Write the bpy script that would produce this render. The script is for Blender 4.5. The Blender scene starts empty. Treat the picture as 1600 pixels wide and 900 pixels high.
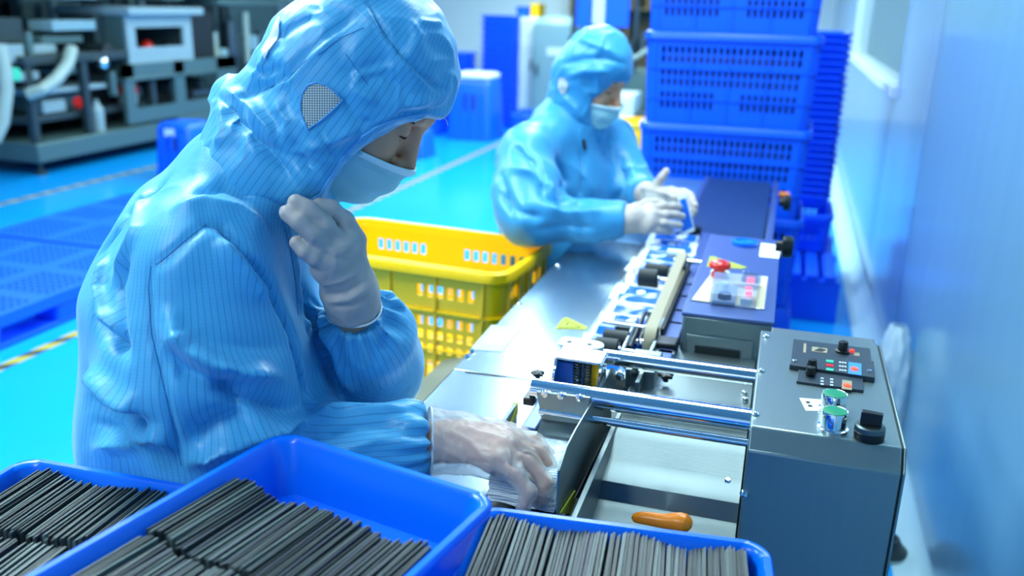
import bpy, math, random
import numpy as np
from mathutils import Vector, Matrix, noise
from mathutils.bvhtree import BVHTree

SC = bpy.context.scene
COL = SC.collection
R = random.Random(7)

# ------------------------------------------------------------------ camera
FPX, EYE = 1400.0, 1.42
_v = Vector((445., -435., FPX)).normalized()
_u = _v.cross(Vector((1., .026, 0.))).normalized()
if _u.y > 0: _u = -_u
_x = _v.cross(_u).normalized()
if _x.x < 0: _x = -_x
CM = Matrix((_x, _v, _u))                      # photo axes (right, down, forward) -> world
EYEP = Vector((0, 0, EYE))

def ray(px, py): return CM @ Vector(((px - 800) / FPX, (py - 450) / FPX, 1))
def at(px, py, d): return EYEP + ray(px, py) * d                      # a point at depth d
def atz(px, py, z): r = ray(px, py); return EYEP + r * ((z - EYE) / r.z)
def aty(px, py, y): r = ray(px, py); return EYEP + r * (y / r.y)
def atx(px, py, x): r = ray(px, py); return EYEP + r * (x / r.x)

cam_d = bpy.data.cameras.new('camera')
cam = bpy.data.objects.new('camera', cam_d); COL.objects.link(cam)
cr, cu, cf = CM @ Vector((1, 0, 0)), CM @ Vector((0, -1, 0)), CM @ Vector((0, 0, 1))
m4 = Matrix((cr, cu, -cf)).transposed().to_4x4(); m4.translation = EYEP
cam.matrix_world = m4
cam_d.sensor_width = 36; cam_d.lens = FPX / 1600 * 36
cam_d.clip_start = .02; cam_d.clip_end = 60
cam_d.dof.use_dof = True; cam_d.dof.focus_distance = 1.22; cam_d.dof.aperture_fstop = 31.5 / 10.5
SC.camera = cam

# ------------------------------------------------------------------ world, lamps, exposure
w = bpy.data.worlds.new('room_air'); SC.world = w; w.use_nodes = True
w.node_tree.nodes['Background'].inputs[0].default_value = (.55, .78, 1, 1)
w.node_tree.nodes['Background'].inputs[1].default_value = .35
SC.view_settings.view_transform = 'Standard'; SC.view_settings.look = 'None'
SC.view_settings.exposure = 0.0; SC.view_settings.gamma = 1
SC.view_settings.use_curve_mapping = False
CEIL = 2.75
LAMPS = [(-1.9, 1.5, 86), (-.25, 2.4, 30), (-2.9, 3.8, 64), (-.9, 4.4, 38), (-1.3, 6.0, 64), (-.6, 7.5, 42),
         (-4.6, 4.4, 22), (-4.4, 8.0, 30), (-1.65, 9.3, 120), (-3.1, 7.0, 66), (-3.2, 11.0, 48), (-1.4, -.7, 26)]
for x, y, e in LAMPS:
    l = bpy.data.lights.new('lamp_light', 'AREA'); l.shape = 'RECTANGLE'; l.size = .58; l.size_y = 1.15
    l.energy = e; l.color = (.74, 1, .96)
    o = bpy.data.objects.new('lamp_light', l); COL.objects.link(o); o.location = (x, y, CEIL - .06)
# ------------------------------------------------------------------ helpers
def srgb(r, g, b):
    f = lambda c: (c / 255 / 12.92) if c / 255 <= .04045 else ((c / 255 + .055) / 1.055) ** 2.4
    return (f(r), f(g), f(b), 1)

def mat(name, col, rough=.5, metal=0, bump=0, bscale=200, var=0, vscale=8, coat=0, emit=0, stretch=None, trans=0, alpha=1, ior=1.45, spec=.5, aniso=0):
    m = bpy.data.materials.new(name); m.use_nodes = True
    nt = m.node_tree; b = nt.nodes['Principled BSDF']
    c = srgb(*col)
    b.inputs['Base Color'].default_value = c
    b.inputs['Roughness'].default_value = rough; b.inputs['Metallic'].default_value = metal
    b.inputs['IOR'].default_value = ior; b.inputs['Specular IOR Level'].default_value = spec
    b.inputs['Anisotropic'].default_value = aniso
    if coat: b.inputs['Coat Weight'].default_value = coat; b.inputs['Coat Roughness'].default_value = .08
    if trans: b.inputs['Transmission Weight'].default_value = trans
    if alpha < 1: b.inputs['Alpha'].default_value = alpha
    if emit: b.inputs['Emission Color'].default_value = c; b.inputs['Emission Strength'].default_value = emit
    if bump or var:
        tc = nt.nodes.new('ShaderNodeTexCoord'); mp = nt.nodes.new('ShaderNodeMapping')
        nt.links.new(tc.outputs['Object'], mp.inputs[0])
        if stretch: mp.inputs['Scale'].default_value = stretch
    if var:
        n = nt.nodes.new('ShaderNodeTexNoise'); n.inputs['Scale'].default_value = vscale; n.inputs['Detail'].default_value = 5
        nt.links.new(mp.outputs[0], n.inputs['Vector'])
        mx = nt.nodes.new('ShaderNodeMix'); mx.data_type = 'RGBA'
        mx.inputs[6].default_value = tuple(max(0, v * (1 - var)) for v in c[:3]) + (1,)
        mx.inputs[7].default_value = tuple(min(1, v * (1 + var)) for v in c[:3]) + (1,)
        nt.links.new(n.outputs['Fac'], mx.inputs[0]); nt.links.new(mx.outputs[2], b.inputs['Base Color'])
    if bump:
        n = nt.nodes.new('ShaderNodeTexNoise'); n.inputs['Scale'].default_value = bscale; n.inputs['Detail'].default_value = 4
        nt.links.new(mp.outputs[0], n.inputs['Vector'])
        bp = nt.nodes.new('ShaderNodeBump'); bp.inputs['Strength'].default_value = bump; bp.inputs['Distance'].default_value = .002
        nt.links.new(n.outputs['Fac'], bp.inputs['Height']); nt.links.new(bp.outputs[0], b.inputs['Normal'])
    return m

def rot_to(d):
    return Vector(d).to_track_quat('Z', 'Y').to_matrix()

class MB:
    def __init__(s): s.v = []; s.f = []
    def add(s, vs, fs):
        o = len(s.v); s.v += [Vector(p) for p in vs]; s.f += [tuple(i + o for i in q) for q in fs]; return s
    def box(s, c, sz, rot=None):
        c = Vector(c); h = [x / 2 for x in sz]
        vs = [Vector((i * h[0], j * h[1], k * h[2])) for i in (-1, 1) for j in (-1, 1) for k in (-1, 1)]
        if rot is not None: vs = [rot @ p for p in vs]
        return s.add([p + c for p in vs], [(0, 1, 3, 2), (4, 6, 7, 5), (0, 4, 5, 1), (2, 3, 7, 6), (0, 2, 6, 4), (1, 5, 7, 3)])
    def b2(s, lo, hi):
        return s.box([(a + b) / 2 for a, b in zip(lo, hi)], [abs(b - a) for a, b in zip(lo, hi)])
    def cyl(s, p0, p1, r0, r1=None, n=16):
        p0, p1 = Vector(p0), Vector(p1); r1 = r0 if r1 is None else r1
        M = rot_to(p1 - p0); vs = []
        for p, r in ((p0, r0), (p1, r1)):
            for i in range(n):
                a = 2 * math.pi * i / n; vs.append(p + M @ Vector((math.cos(a) * r, math.sin(a) * r, 0)))
        fs = [(i, (i + 1) % n, n + (i + 1) % n, n + i) for i in range(n)]
        return s.add(vs, fs + [tuple(reversed(range(n))), tuple(range(n, 2 * n))])
    def tube(s, pts, r, n=8, closed=False):
        pts = [Vector(p) for p in pts]; m = len(pts); rr = r if isinstance(r, (list, tuple)) else [r] * m
        vs = []; prev = None
        for k in range(m):
            if closed: t = pts[(k + 1) % m] - pts[k - 1]
            else: t = pts[min(k + 1, m - 1)] - pts[max(k - 1, 0)]
            t.normalize()
            if prev is None:
                a = Vector((0, 0, 1)) if abs(t.z) < .9 else Vector((1, 0, 0)); u = t.cross(a).normalized()
            else: u = (prev - t * prev.dot(t)).normalized()
            prev = u; v = t.cross(u)
            for i in range(n):
                a = 2 * math.pi * i / n; vs.append(pts[k] + (u * math.cos(a) + v * math.sin(a)) * rr[k])
        fs = []
        for k in range(m if closed else m - 1):
            k2 = (k + 1) % m
            for i in range(n): j = (i + 1) % n; fs.append((k * n + i, k * n + j, k2 * n + j, k2 * n + i))
        if not closed: fs += [tuple(reversed(range(n))), tuple(range((m - 1) * n, m * n))]
        return s.add(vs, fs)
    def lathe(s, prof, c, ax=(0, 0, 1), n=24):
        c = Vector(c); M = rot_to(ax); vs = []; m = len(prof)
        for r, z in prof:
            for i in range(n):
                a = 2 * math.pi * i / n; vs.append(c + M @ Vector((math.cos(a) * r, math.sin(a) * r, z)))
        fs = [(k * n + i, k * n + (i + 1) % n, (k + 1) * n + (i + 1) % n, (k + 1) * n + i) for k in range(m - 1) for i in range(n)]
        if prof[0][0] > 1e-6: fs.append(tuple(reversed(range(n))))
        if prof[-1][0] > 1e-6: fs.append(tuple(range((m - 1) * n, m * n)))
        return s.add(vs, fs)
    def prism(s, poly, ex):
        poly = [Vector(p) for p in poly]; ex = Vector(ex); n = len(poly)
        return s.add(poly + [p + ex for p in poly], [tuple(reversed(range(n))), tuple(range(n, 2 * n))] + [(i, (i + 1) % n, n + (i + 1) % n, n + i) for i in range(n)])
    def grid(s, fn, nu, nv):
        vs = [fn(i / nu, j / nv) for j in range(nv + 1) for i in range(nu + 1)]; k = nu + 1
        return s.add(vs, [(j * k + i, j * k + i + 1, (j + 1) * k + i + 1, (j + 1) * k + i) for j in range(nv) for i in range(nu)])
    def loft(s, rings, q=5, cap0=True, cap1=True):
        """rounded-rectangle rings (width, depth, corner radius, z) joined in order"""
        n = None; vs = []
        for w_, d_, r_, z_ in rings:
            ring = []
            for cx, cy, a0 in ((1, 1, 0), (-1, 1, 90), (-1, -1, 180), (1, -1, 270)):
                for k in range(q + 1):
                    a = math.radians(a0 + 90 * k / q)
                    ring.append(Vector((cx * (w_ / 2 - r_) + r_ * math.cos(a), cy * (d_ / 2 - r_) + r_ * math.sin(a), z_)))
            n = len(ring); vs += ring
        m = len(rings)
        fs = [(k * n + i, k * n + (i + 1) % n, (k + 1) * n + (i + 1) % n, (k + 1) * n + i) for k in range(m - 1) for i in range(n)]
        if cap0: fs.append(tuple(reversed(range(n))))
        if cap1: fs.append(tuple(range((m - 1) * n, m * n)))
        return s.add(vs, fs)
    def perf(s, O, U, V, N, us, vs, hole, t):
        """a plate with rectangular holes: cuts us, vs; hole(i, j) says which cells are open"""
        O, U, V, N = Vector(O), Vector(U), Vector(V), Vector(N)
        P = lambda u, v, k: O + U * u + V * v + N * (t * k)
        nu, nv = len(us) - 1, len(vs) - 1
        for j in range(nv):
            i = 0
            while i < nu:
                if hole(i, j):
                    a, b, c, d = us[i], us[i + 1], vs[j], vs[j + 1]
                    q = [(a, c), (b, c), (b, d), (a, d)]
                    s.add([P(x, y, k) for k in (0, 1) for x, y in q], [(0, 1, 5, 4), (1, 2, 6, 5), (2, 3, 7, 6), (3, 0, 4, 7)]); i += 1
                else:
                    k = i
                    while k < nu and not hole(k, j): k += 1
                    a, b, c, d = us[i], us[k], vs[j], vs[j + 1]
                    q = [(a, c), (b, c), (b, d), (a, d)]
                    s.add([P(x, y, z) for z in (0, 1) for x, y in q], [(0, 3, 2, 1), (4, 5, 6, 7)]); i = k
        a, b, c, d = us[0], us[-1], vs[0], vs[-1]
        q = [(a, c), (b, c), (b, d), (a, d)]
        return s.add([P(x, y, k) for k in (0, 1) for x, y in q], [(0, 1, 5, 4), (1, 2, 6, 5), (2, 3, 7, 6), (3, 0, 4, 7)])
    def xf(s, fn): s.v = [Vector(fn(p)) for p in s.v]; return s
    def build(s, name, m, parent=None, bevel=0, smooth=True, ang=40, seg=2):
        off = origin(parent)
        me = bpy.data.meshes.new(name); me.from_pydata([p - off for p in s.v], [], s.f)
        if smooth:
            me.polygons.foreach_set('use_smooth', [True] * len(me.polygons)); me.set_sharp_from_angle(angle=math.radians(ang))
        o = bpy.data.objects.new(name, me); COL.objects.link(o); me.materials.append(m)
        o.parent = parent
        if bevel:
            b = o.modifiers.new('edge', 'BEVEL'); b.width = bevel; b.segments = seg; b.limit_method = 'ANGLE'; b.angle_limit = math.radians(35)
        return o

def origin(p):
    o = Vector((0, 0, 0))
    while p is not None: o += p.location; p = p.parent
    return o
def tag(o, label=None, cat=None, group=None, kind=None):
    if label: o['label'] = label
    if cat: o['category'] = cat
    if group: o['group'] = group
    if kind: o['kind'] = kind
    return o
def thing(name, label, cat, loc=(0, 0, 0), group=None):
    o = bpy.data.objects.new(name, None); o.empty_display_size = .05; COL.objects.link(o); o.location = loc
    return tag(o, label, cat, group)
def struct(o): o['kind'] = 'structure'; return o
def dup(o, loc=None, rz=None, label=None, group=None, parent=None):
    c = o.copy(); COL.objects.link(c)
    if parent is not None: c.parent = parent
    for ch in [k for k in ALLKIDS(o)]: dup(ch, parent=c)
    if loc is not None: c.location = loc
    if rz is not None: c.rotation_euler = (0, 0, rz)
    if label: c['label'] = label
    if group: c['group'] = group
    return c
def ALLKIDS(o): return list(o.children)
def screw(p, n, r, parent, name='screw', h=.004):
    return MB().lathe([(r, 0), (r, h * .5), (r * .7, h), (0.0001, h)], p, n, 10).build(name, M['steel_bright'], parent)

# ---- numpy fields for soft bodies
def smin(a, b, k):
    if k <= 0: return np.minimum(a, b)
    h = np.maximum(k - np.abs(a - b), 0) / k
    return np.minimum(a, b) - h * h * k * .25
def cap(a, b, ra, rb=None, k=.02, op='u'):
    a = np.array(a, np.float32); b = np.array(b, np.float32); rb = ra if rb is None else rb
    ab = b - a; L = float(ab @ ab) + 1e-12
    def f(P):
        t = np.clip(((P - a) @ ab) / L, 0, 1)
        q = P - a - t[:, None] * ab
        return np.sqrt((q * q).sum(1)) - (ra + (rb - ra) * t)
    return f, k, op
def ell(c, ax, r, k=.02, op='u'):
    c = np.array(c, np.float32); A = np.array([list(x) for x in ax], np.float32); r = np.array(r, np.float32)
    def f(P):
        q = (P - c) @ A.T
        k0 = np.sqrt(((q / r) ** 2).sum(1)); k1 = np.sqrt(((q / (r * r)) ** 2).sum(1)) + 1e-9
        return k0 * (k0 - 1) / k1
    return f, k, op
def ecap(a, b, u, r0, r1, k=.03, op='u'):
    """tapered limb of oval section: r = (half size along u, half size across)"""
    a = np.array(a, np.float32); b = np.array(b, np.float32); u = np.array(u, np.float32)
    ab = b - a; L = float(ab @ ab); t0 = ab / math.sqrt(L)
    u = u - t0 * float(u @ t0); u /= np.linalg.norm(u)
    r0 = np.array(r0, np.float32); r1 = np.array(r1, np.float32)
    def f(P):
        t = np.clip(((P - a) @ ab) / L, 0, 1); q = P - a - t[:, None] * ab
        qu = q @ u; qr = q - qu[:, None] * u
        ru = r0[0] + (r1[0] - r0[0]) * t; rw = r0[1] + (r1[1] - r0[1]) * t
        s2 = (qr * qr).sum(1)
        k0 = np.sqrt((qu / ru) ** 2 + s2 / rw ** 2); k1 = np.sqrt((qu / ru ** 2) ** 2 + s2 / rw ** 4) + 1e-6
        return k0 * (k0 - 1) / k1
    return f, k, op
def field(prims, P):
    d = None
    for f, k, op in prims:
        e = f(P)
        if d is None: d = e
        elif op == 'u': d = smin(d, e, k)
        elif op == 's': d = -smin(-d, e, k)
        else: d = -smin(-d, -e, k)
    return d
def field_mesh(prims, lo, hi, h):
    lo = np.array(lo, np.float32); B = 8
    nb = np.maximum(1, np.ceil((np.array(hi) - lo) / (h * B)).astype(int)); n = nb * B
    G = np.empty(n, np.float32)
    bc = np.stack(np.meshgrid(*[np.arange(k) for k in nb], indexing='ij'), -1).reshape(-1, 3)
    dc = field(prims, lo + (bc * B + B / 2 - .5).astype(np.float32) * h)
    act = np.abs(dc) < B * h * 1.25 + .012
    G4 = G.reshape(nb[0], B, nb[1], B, nb[2], B).transpose(0, 2, 4, 1, 3, 5)
    G4[bc[:, 0], bc[:, 1], bc[:, 2]] = np.where(dc < 0, -1, 1)[:, None, None, None]
    off = np.stack(np.meshgrid(*[np.arange(B)] * 3, indexing='ij'), -1).reshape(-1, 3)
    ab = bc[act]
    for i in range(0, len(ab), 400):
        c = ab[i:i + 400]
        P = lo + (c[:, None, :] * B + off[None]).reshape(-1, 3).astype(np.float32) * np.float32(h)
        G4[c[:, 0], c[:, 1], c[:, 2]] = field(prims, P).reshape(-1, B, B, B)
    G = np.ascontiguousarray(G)
    S = G < 0
    c8 = [S[i:n[0] - 1 + i, j:n[1] - 1 + j, k:n[2] - 1 + k] for i in (0, 1) for j in (0, 1) for k in (0, 1)]
    anyv = c8[0].copy(); allv = c8[0].copy()
    for c in c8[1:]: anyv |= c; allv &= c
    cells = np.argwhere(anyv & ~allv)
    idx = np.full(anyv.shape, -1, np.int32); idx[cells[:, 0], cells[:, 1], cells[:, 2]] = np.arange(len(cells))
    acc = np.zeros((len(cells), 3)); cnt = np.zeros(len(cells))
    cor = [(i, j, k) for i in (0, 1) for j in (0, 1) for k in (0, 1)]
    val = {c: G[cells[:, 0] + c[0], cells[:, 1] + c[1], cells[:, 2] + c[2]] for c in cor}
    for c in cor:
        for ax in range(3):
            if c[ax] == 0:
                e = list(c); e[ax] = 1; e = tuple(e); a, b = val[c], val[e]
                mk = (a < 0) != (b < 0); t = np.where(mk, a / np.where(mk, a - b, 1), 0)
                p = np.tile(np.array(c, float), (len(cells), 1)); p[:, ax] += t
                acc += np.where(mk[:, None], p, 0); cnt += mk
    V = lo + (cells + acc / cnt[:, None]) * h
    F = []
    for ax in range(3):
        u, v = (ax + 1) % 3, (ax + 2) % 3
        sl0 = [slice(1, None)] * 3; sl1 = [slice(1, None)] * 3
        sl0[ax] = slice(0, n[ax] - 1); sl1[ax] = slice(1, n[ax])
        for q in (u, v): sl0[q] = slice(1, n[q] - 1); sl1[q] = slice(1, n[q] - 1)
        a, b = S[tuple(sl0)], S[tuple(sl1)]
        for flip, mk in ((False, a & ~b), (True, ~a & b)):
            e = np.argwhere(mk)
            for q in (u, v): e[:, q] += 1
            def id_(du, dv):
                g = e.copy(); g[:, u] -= du; g[:, v] -= dv; return idx[g[:, 0], g[:, 1], g[:, 2]]
            q4 = np.stack([id_(1, 1), id_(0, 1), id_(0, 0), id_(1, 0)], 1)
            F.append(q4[:, ::-1] if flip else q4)
    F = np.concatenate(F); F = F[(F >= 0).all(1)]
    return V.astype(np.float64), F
def np_mesh(name, V, F, m, parent=None):
    off = origin(parent)
    me = bpy.data.meshes.new(name); me.from_pydata((V - np.array(off)).tolist(), [], F.tolist())
    me.polygons.foreach_set('use_smooth', [True] * len(me.polygons)); me.materials.append(m)
    o = bpy.data.objects.new(name, me); COL.objects.link(o); o.parent = parent
    return o
def normals(V, F):
    n = np.cross(V[F[:, 2]] - V[F[:, 0]], V[F[:, 3]] - V[F[:, 1]]); N = np.zeros_like(V)
    for i in range(4): np.add.at(N, F[:, i], n)
    return N / (np.linalg.norm(N, axis=1)[:, None] + 1e-12)
def relax(V, F, it=2, s=.5):
    for _ in range(it):
        A = np.zeros_like(V); c = np.zeros(len(V))
        for i in range(4):
            a, b = F[:, i], F[:, (i + 1) % 4]
            np.add.at(A, a, V[b]); np.add.at(A, b, V[a]); np.add.at(c, a, 1); np.add.at(c, b, 1)
        V = V * (1 - s) + s * A / np.maximum(c, 1)[:, None]
    return V
def vnoise(P, seed=0):
    i = np.floor(P).astype(np.int64); f = P - i; f = f * f * f * (f * (f * 6 - 15) + 10); out = 0
    for dx in (0, 1):
        for dy in (0, 1):
            for dz in (0, 1):
                h = ((i[:, 0] + dx) * 73856093) ^ ((i[:, 1] + dy) * 19349663) ^ ((i[:, 2] + dz) * 83492791) ^ (seed * 2654435761)
                h = (h ^ (h >> 13)) * 1274126177; h = (h ^ (h >> 16)) & 0xffff
                wgt = (f[:, 0] if dx else 1 - f[:, 0]) * (f[:, 1] if dy else 1 - f[:, 1]) * (f[:, 2] if dz else 1 - f[:, 2])
                out = out + wgt * (h / 32767.5 - 1)
    return out
def strokes(V, F, N, lst):
    """press seams and folds into a cloth: each stroke is a line on the cloth (points seen at px, py), a width and a height"""
    bv = BVHTree.FromPolygons(V.tolist(), F.tolist()); D = np.zeros(len(V))
    for pts, wd, am in lst:
        pl = []
        for (x0, y0), (x1, y1) in zip(pts[:-1], pts[1:]):
            k = max(2, int(math.hypot(x1 - x0, y1 - y0) / 9))
            for i in range(k + 1):
                hit = bv.ray_cast(EYEP, ray(x0 + (x1 - x0) * i / k, y0 + (y1 - y0) * i / k).normalized())[0]
                if hit: pl.append(hit)
        if len(pl) < 2: continue
        q = np.array(pl); lo, hi = q.min(0) - 3 * wd, q.max(0) + 3 * wd
        sel = np.where(((V > lo) & (V < hi)).all(1))[0]
        if not len(sel): continue
        best = np.full(len(sel), 9.); bt = np.zeros(len(sel)); m = len(q) - 1; P = V[sel]
        for i in range(m):
            ab = q[i + 1] - q[i]; L = ab @ ab + 1e-12
            if L > .04 ** 2: continue
            t = np.clip(((P - q[i]) @ ab) / L, 0, 1); d = np.linalg.norm(P - q[i] - t[:, None] * ab, axis=1)
            up = d < best; best[up] = d[up]; bt[up] = (i + t[up]) / m
        D[sel] += am * (.45 * np.exp(-(best / wd) ** 2) + .55 * np.exp(-(np.sqrt(best ** 2 + .0022 ** 2) - .0022) / (.62 * wd))) * np.clip(np.minimum(bt, 1 - bt) * 5 + .25, 0, 1)
    return V + N * D[:, None]
# ------------------------------------------------------------------ materials
M = {}
M['floor'] = mat('floor_epoxy', (16, 152, 232), .16, var=.12, vscale=1.2, bump=.04, bscale=3, spec=.5)
M['wall'] = mat('wall_white', (222, 238, 240), .45)
M['panel'] = mat('wall_gloss_panel', (112, 156, 180), .26, coat=.25, bump=.05, bscale=3, stretch=(1, 6, .4), var=.06, vscale=2)
M['panel2'] = mat('wall_gloss_panel_far', (112, 152, 188), .22, coat=.4, bump=.05, bscale=3, stretch=(1, 6, .4))
M['cove'] = mat('cove_white', (176, 212, 226), .35)
M['ceil'] = mat('ceiling_white', (168, 180, 182), .7)
M['lampglow'] = mat('lamp_glow', (235, 250, 255), .5, emit=7)
M['white'] = mat('white_enamel', (205, 220, 226), .35)
M['greycab'] = mat('grey_green_enamel', (126, 160, 168), .4)
M['blue'] = mat('blue_plastic', (0, 92, 240), .38, var=.06, vscale=6)
M['blue2'] = mat('blue_tray_plastic', (0, 112, 250), .26, var=.05, vscale=7, bump=.05, bscale=90)
M['blue3'] = mat('blue_pallet_plastic', (0, 92, 245), .45, var=.06, vscale=6)
M['yellow'] = mat('yellow_plastic', (255, 196, 0), .36, var=.05, vscale=8)
M['ytape'] = mat('yellow_tape', (168, 152, 40), .8)
M['btape'] = mat('black_tape', (38, 44, 48), .8)
M['steel'] = mat('brushed_steel', (98, 110, 114), .42, metal=1, bump=.06, bscale=40, stretch=(1, 22, 1), aniso=.4)
M['steel_top'] = mat('table_steel', (162, 178, 186), .235, metal=1, bump=.05, bscale=30, stretch=(20, 1, 1), var=.05, vscale=3)
M['steel_mid'] = mat('grey_steel', (140, 152, 154), .36, metal=.9, bump=.05, bscale=40, stretch=(1, 22, 1))
M['steel_box'] = mat('control_box_steel', (132, 148, 150), .34, metal=.8, bump=.05, bscale=40, stretch=(20, 1, 1), var=.04, vscale=5)
M['steel_bright'] = mat('chrome', (232, 236, 240), .1, metal=1)
M['mach_grey'] = mat('machine_grey', (84, 112, 112), .42, metal=.35)
M['mach_white'] = mat('machine_white', (132, 156, 162), .4)
M['mach_dark'] = mat('machine_dark', (24, 32, 36), .5)
M['mach_mid'] = mat('machine_mid', (52, 68, 72), .45, metal=.3)
M['black'] = mat('black_plastic', (18, 22, 26), .35)
M['rubber'] = mat('black_rubber', (30, 38, 42), .55)
M['panelblk'] = mat('panel_black', (44, 56, 68), .4)
M['belt'] = mat('dark_belt', (36, 58, 92), .32, var=.1, vscale=5)
M['bluepl'] = mat('violet_blue_plate', (86, 106, 160), .35, metal=.5)
M['tan'] = mat('tan_belt', (158, 146, 122), .55)
M['red'] = mat('red_plastic', (228, 36, 26), .25, coat=.4)
M['redglow'] = mat('red_lamp', (255, 40, 24), .3, emit=2.2)
M['redglow2'] = mat('red_screen', (255, 70, 40), .3, emit=1.6)
M['bluescr'] = mat('blue_screen', (60, 130, 215), .3, emit=.5)
M['green'] = mat('green_button', (22, 140, 98), .35)
M['greenled'] = mat('green_mark', (60, 190, 150), .4)
M['orange'] = mat('orange_plastic', (255, 138, 20), .3)
M['cream'] = mat('cream_panel', (214, 206, 166), .45)
M['paper'] = mat('white_paper', (238, 244, 246), .6)
M['clear'] = mat('clear_plastic', (140, 165, 205), .08, trans=.0, alpha=.42)
M['meter'] = mat('meter_grey', (150, 165, 190), .4)
M['clearbag'] = mat('clear_film', (225, 244, 250), .08, alpha=.5, bump=1.0, bscale=26)
M['hose'] = mat('cloudy_hose', (150, 168, 160), .3)
M['pouch'] = mat('white_foil', (228, 238, 244), .2, bump=.25, bscale=45)
M['pouchb'] = mat('blue_print', (22, 98, 214), .2, bump=.2, bscale=45)
M['stickery'] = mat('yellow_sticker', (172, 174, 36), .45)
M['stickerk'] = mat('sticker_black', (66, 66, 20), .5)
M['clabel'] = mat('clear_label', (170, 190, 196), .3)
M['brown'] = mat('brown_board', (120, 104, 74), .7)
M['skin'] = mat('skin', (214, 152, 120), .5, var=.08, vscale=30)
M['lash'] = mat('dark_hair', (24, 20, 18), .7)
M['mask'] = mat('mask_blue', (168, 214, 222), .75, bump=.12, bscale=500)
M['maskw'] = mat('mask_white', (232, 246, 248), .75)
M['glove'] = mat('glove_vinyl', (226, 222, 220), .34, alpha=.42, bump=.3, bscale=60, var=.06, vscale=40)
M['glove2'] = mat('glove_latex', (196, 184, 182), .5, alpha=.86, bump=.15, bscale=90, var=.05, vscale=30)
M['gloveh'] = mat('glove_hem', (232, 238, 240), .4, alpha=.9)
M['hem'] = mat('suit_hem', (84, 166, 226), .5)
M['thread'] = mat('seam_thread', (58, 132, 190), .7)
M['shoe'] = mat('shoe_white', (210, 220, 224), .5)
M['window'] = mat('window_glass', (150, 190, 200), .04, alpha=.35)
for i, c in enumerate([(54, 64, 68), (72, 84, 87), (42, 50, 56), (98, 112, 112), (50, 54, 72), (32, 34, 96)]):
    M['card%d' % i] = mat('black_card_%d' % i, c, .42, bump=.1, bscale=60)

def suit_mat(name, col, dark, period, rough=.43):
    m = bpy.data.materials.new(name); m.use_nodes = True; nt = m.node_tree; b = nt.nodes['Principled BSDF']
    N_ = nt.nodes.new; L = nt.links.new
    def math_(op, a, bb=None):
        n = N_('ShaderNodeMath'); n.operation = op
        for k, x in enumerate((a, bb)):
            if x is None: continue
            if isinstance(x, (int, float)): n.inputs[k].default_value = x
            else: L(x, n.inputs[k])
        return n.outputs[0]
    at_ = N_('ShaderNodeAttribute'); at_.attribute_name = 'stripe'
    fr = math_('FRACT', math_('DIVIDE', at_.outputs['Fac'], period))
    ln = math_('LESS_THAN', math_('ABSOLUTE', math_('SUBTRACT', fr, .5)), .085)
    at2 = N_('ShaderNodeAttribute'); at2.attribute_name = 'along'
    fr2 = math_('FRACT', math_('DIVIDE', at2.outputs['Fac'], period * .5))
    ln2 = math_('MULTIPLY', math_('LESS_THAN', math_('ABSOLUTE', math_('SUBTRACT', fr2, .5)), .1), .22)
    tc = N_('ShaderNodeTexCoord'); nz = N_('ShaderNodeTexNoise'); nz.inputs['Scale'].default_value = 9; nz.inputs['Detail'].default_value = 4
    L(tc.outputs['Object'], nz.inputs['Vector'])
    mx = N_('ShaderNodeMix'); mx.data_type = 'RGBA'; c = srgb(*col)
    mx.inputs[6].default_value = tuple(v * .9 for v in c[:3]) + (1,); mx.inputs[7].default_value = tuple(min(1, v * 1.1) for v in c[:3]) + (1,)
    L(nz.outputs['Fac'], mx.inputs[0])
    m2 = N_('ShaderNodeMix'); m2.data_type = 'RGBA'; L(math_('MULTIPLY', math_('MAXIMUM', ln, ln2), .42), m2.inputs[0]); L(mx.outputs[2], m2.inputs[6]); m2.inputs[7].default_value = srgb(*dark)
    L(m2.outputs[2], b.inputs['Base Color'])
    b.inputs['Roughness'].default_value = rough; b.inputs['Specular IOR Level'].default_value = .5
    b.inputs['Sheen Weight'].default_value = .25; b.inputs['Sheen Roughness'].default_value = .4
    n2 = N_('ShaderNodeTexNoise'); n2.inputs['Scale'].default_value = 26; n2.inputs['Detail'].default_value = 6; L(tc.outputs['Object'], n2.inputs['Vector'])
    bp = N_('ShaderNodeBump'); bp.inputs['Strength'].default_value = .35; bp.inputs['Distance'].default_value = .006; L(n2.outputs['Fac'], bp.inputs['Height'])
    L(bp.outputs[0], b.inputs['Normal'])
    return m
M['suit'] = suit_mat('striped_suit_cloth', (80, 176, 226), (30, 96, 160), .0092)
M['suit2'] = suit_mat('striped_suit_cloth_far', (54, 150, 206), (30, 104, 170), .0105)

def mesh_panel_mat():
    m = bpy.data.materials.new('ear_mesh_cloth'); m.use_nodes = True; nt = m.node_tree; b = nt.nodes['Principled BSDF']
    at_ = nt.nodes.new('ShaderNodeAttribute'); at_.attribute_name = 'uvw'
    mp = nt.nodes.new('ShaderNodeMapping'); nt.links.new(at_.outputs['Vector'], mp.inputs[0])
    v = nt.nodes.new('ShaderNodeTexVoronoi'); v.inputs['Scale'].default_value = 1; v.inputs['Randomness'].default_value = 0
    nt.links.new(mp.outputs[0], v.inputs['Vector'])
    r = nt.nodes.new('ShaderNodeValToRGB'); r.color_ramp.elements[0].position = .26; r.color_ramp.elements[1].position = .36
    r.color_ramp.elements[0].color = srgb(30, 34, 42); r.color_ramp.elements[1].color = srgb(196, 204, 206)
    nt.links.new(v.outputs['Distance'], r.inputs[0]); nt.links.new(r.outputs[0], b.inputs['Base Color']); b.inputs['Roughness'].default_value = .7
    return m
M['earmesh'] = mesh_panel_mat()

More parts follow.
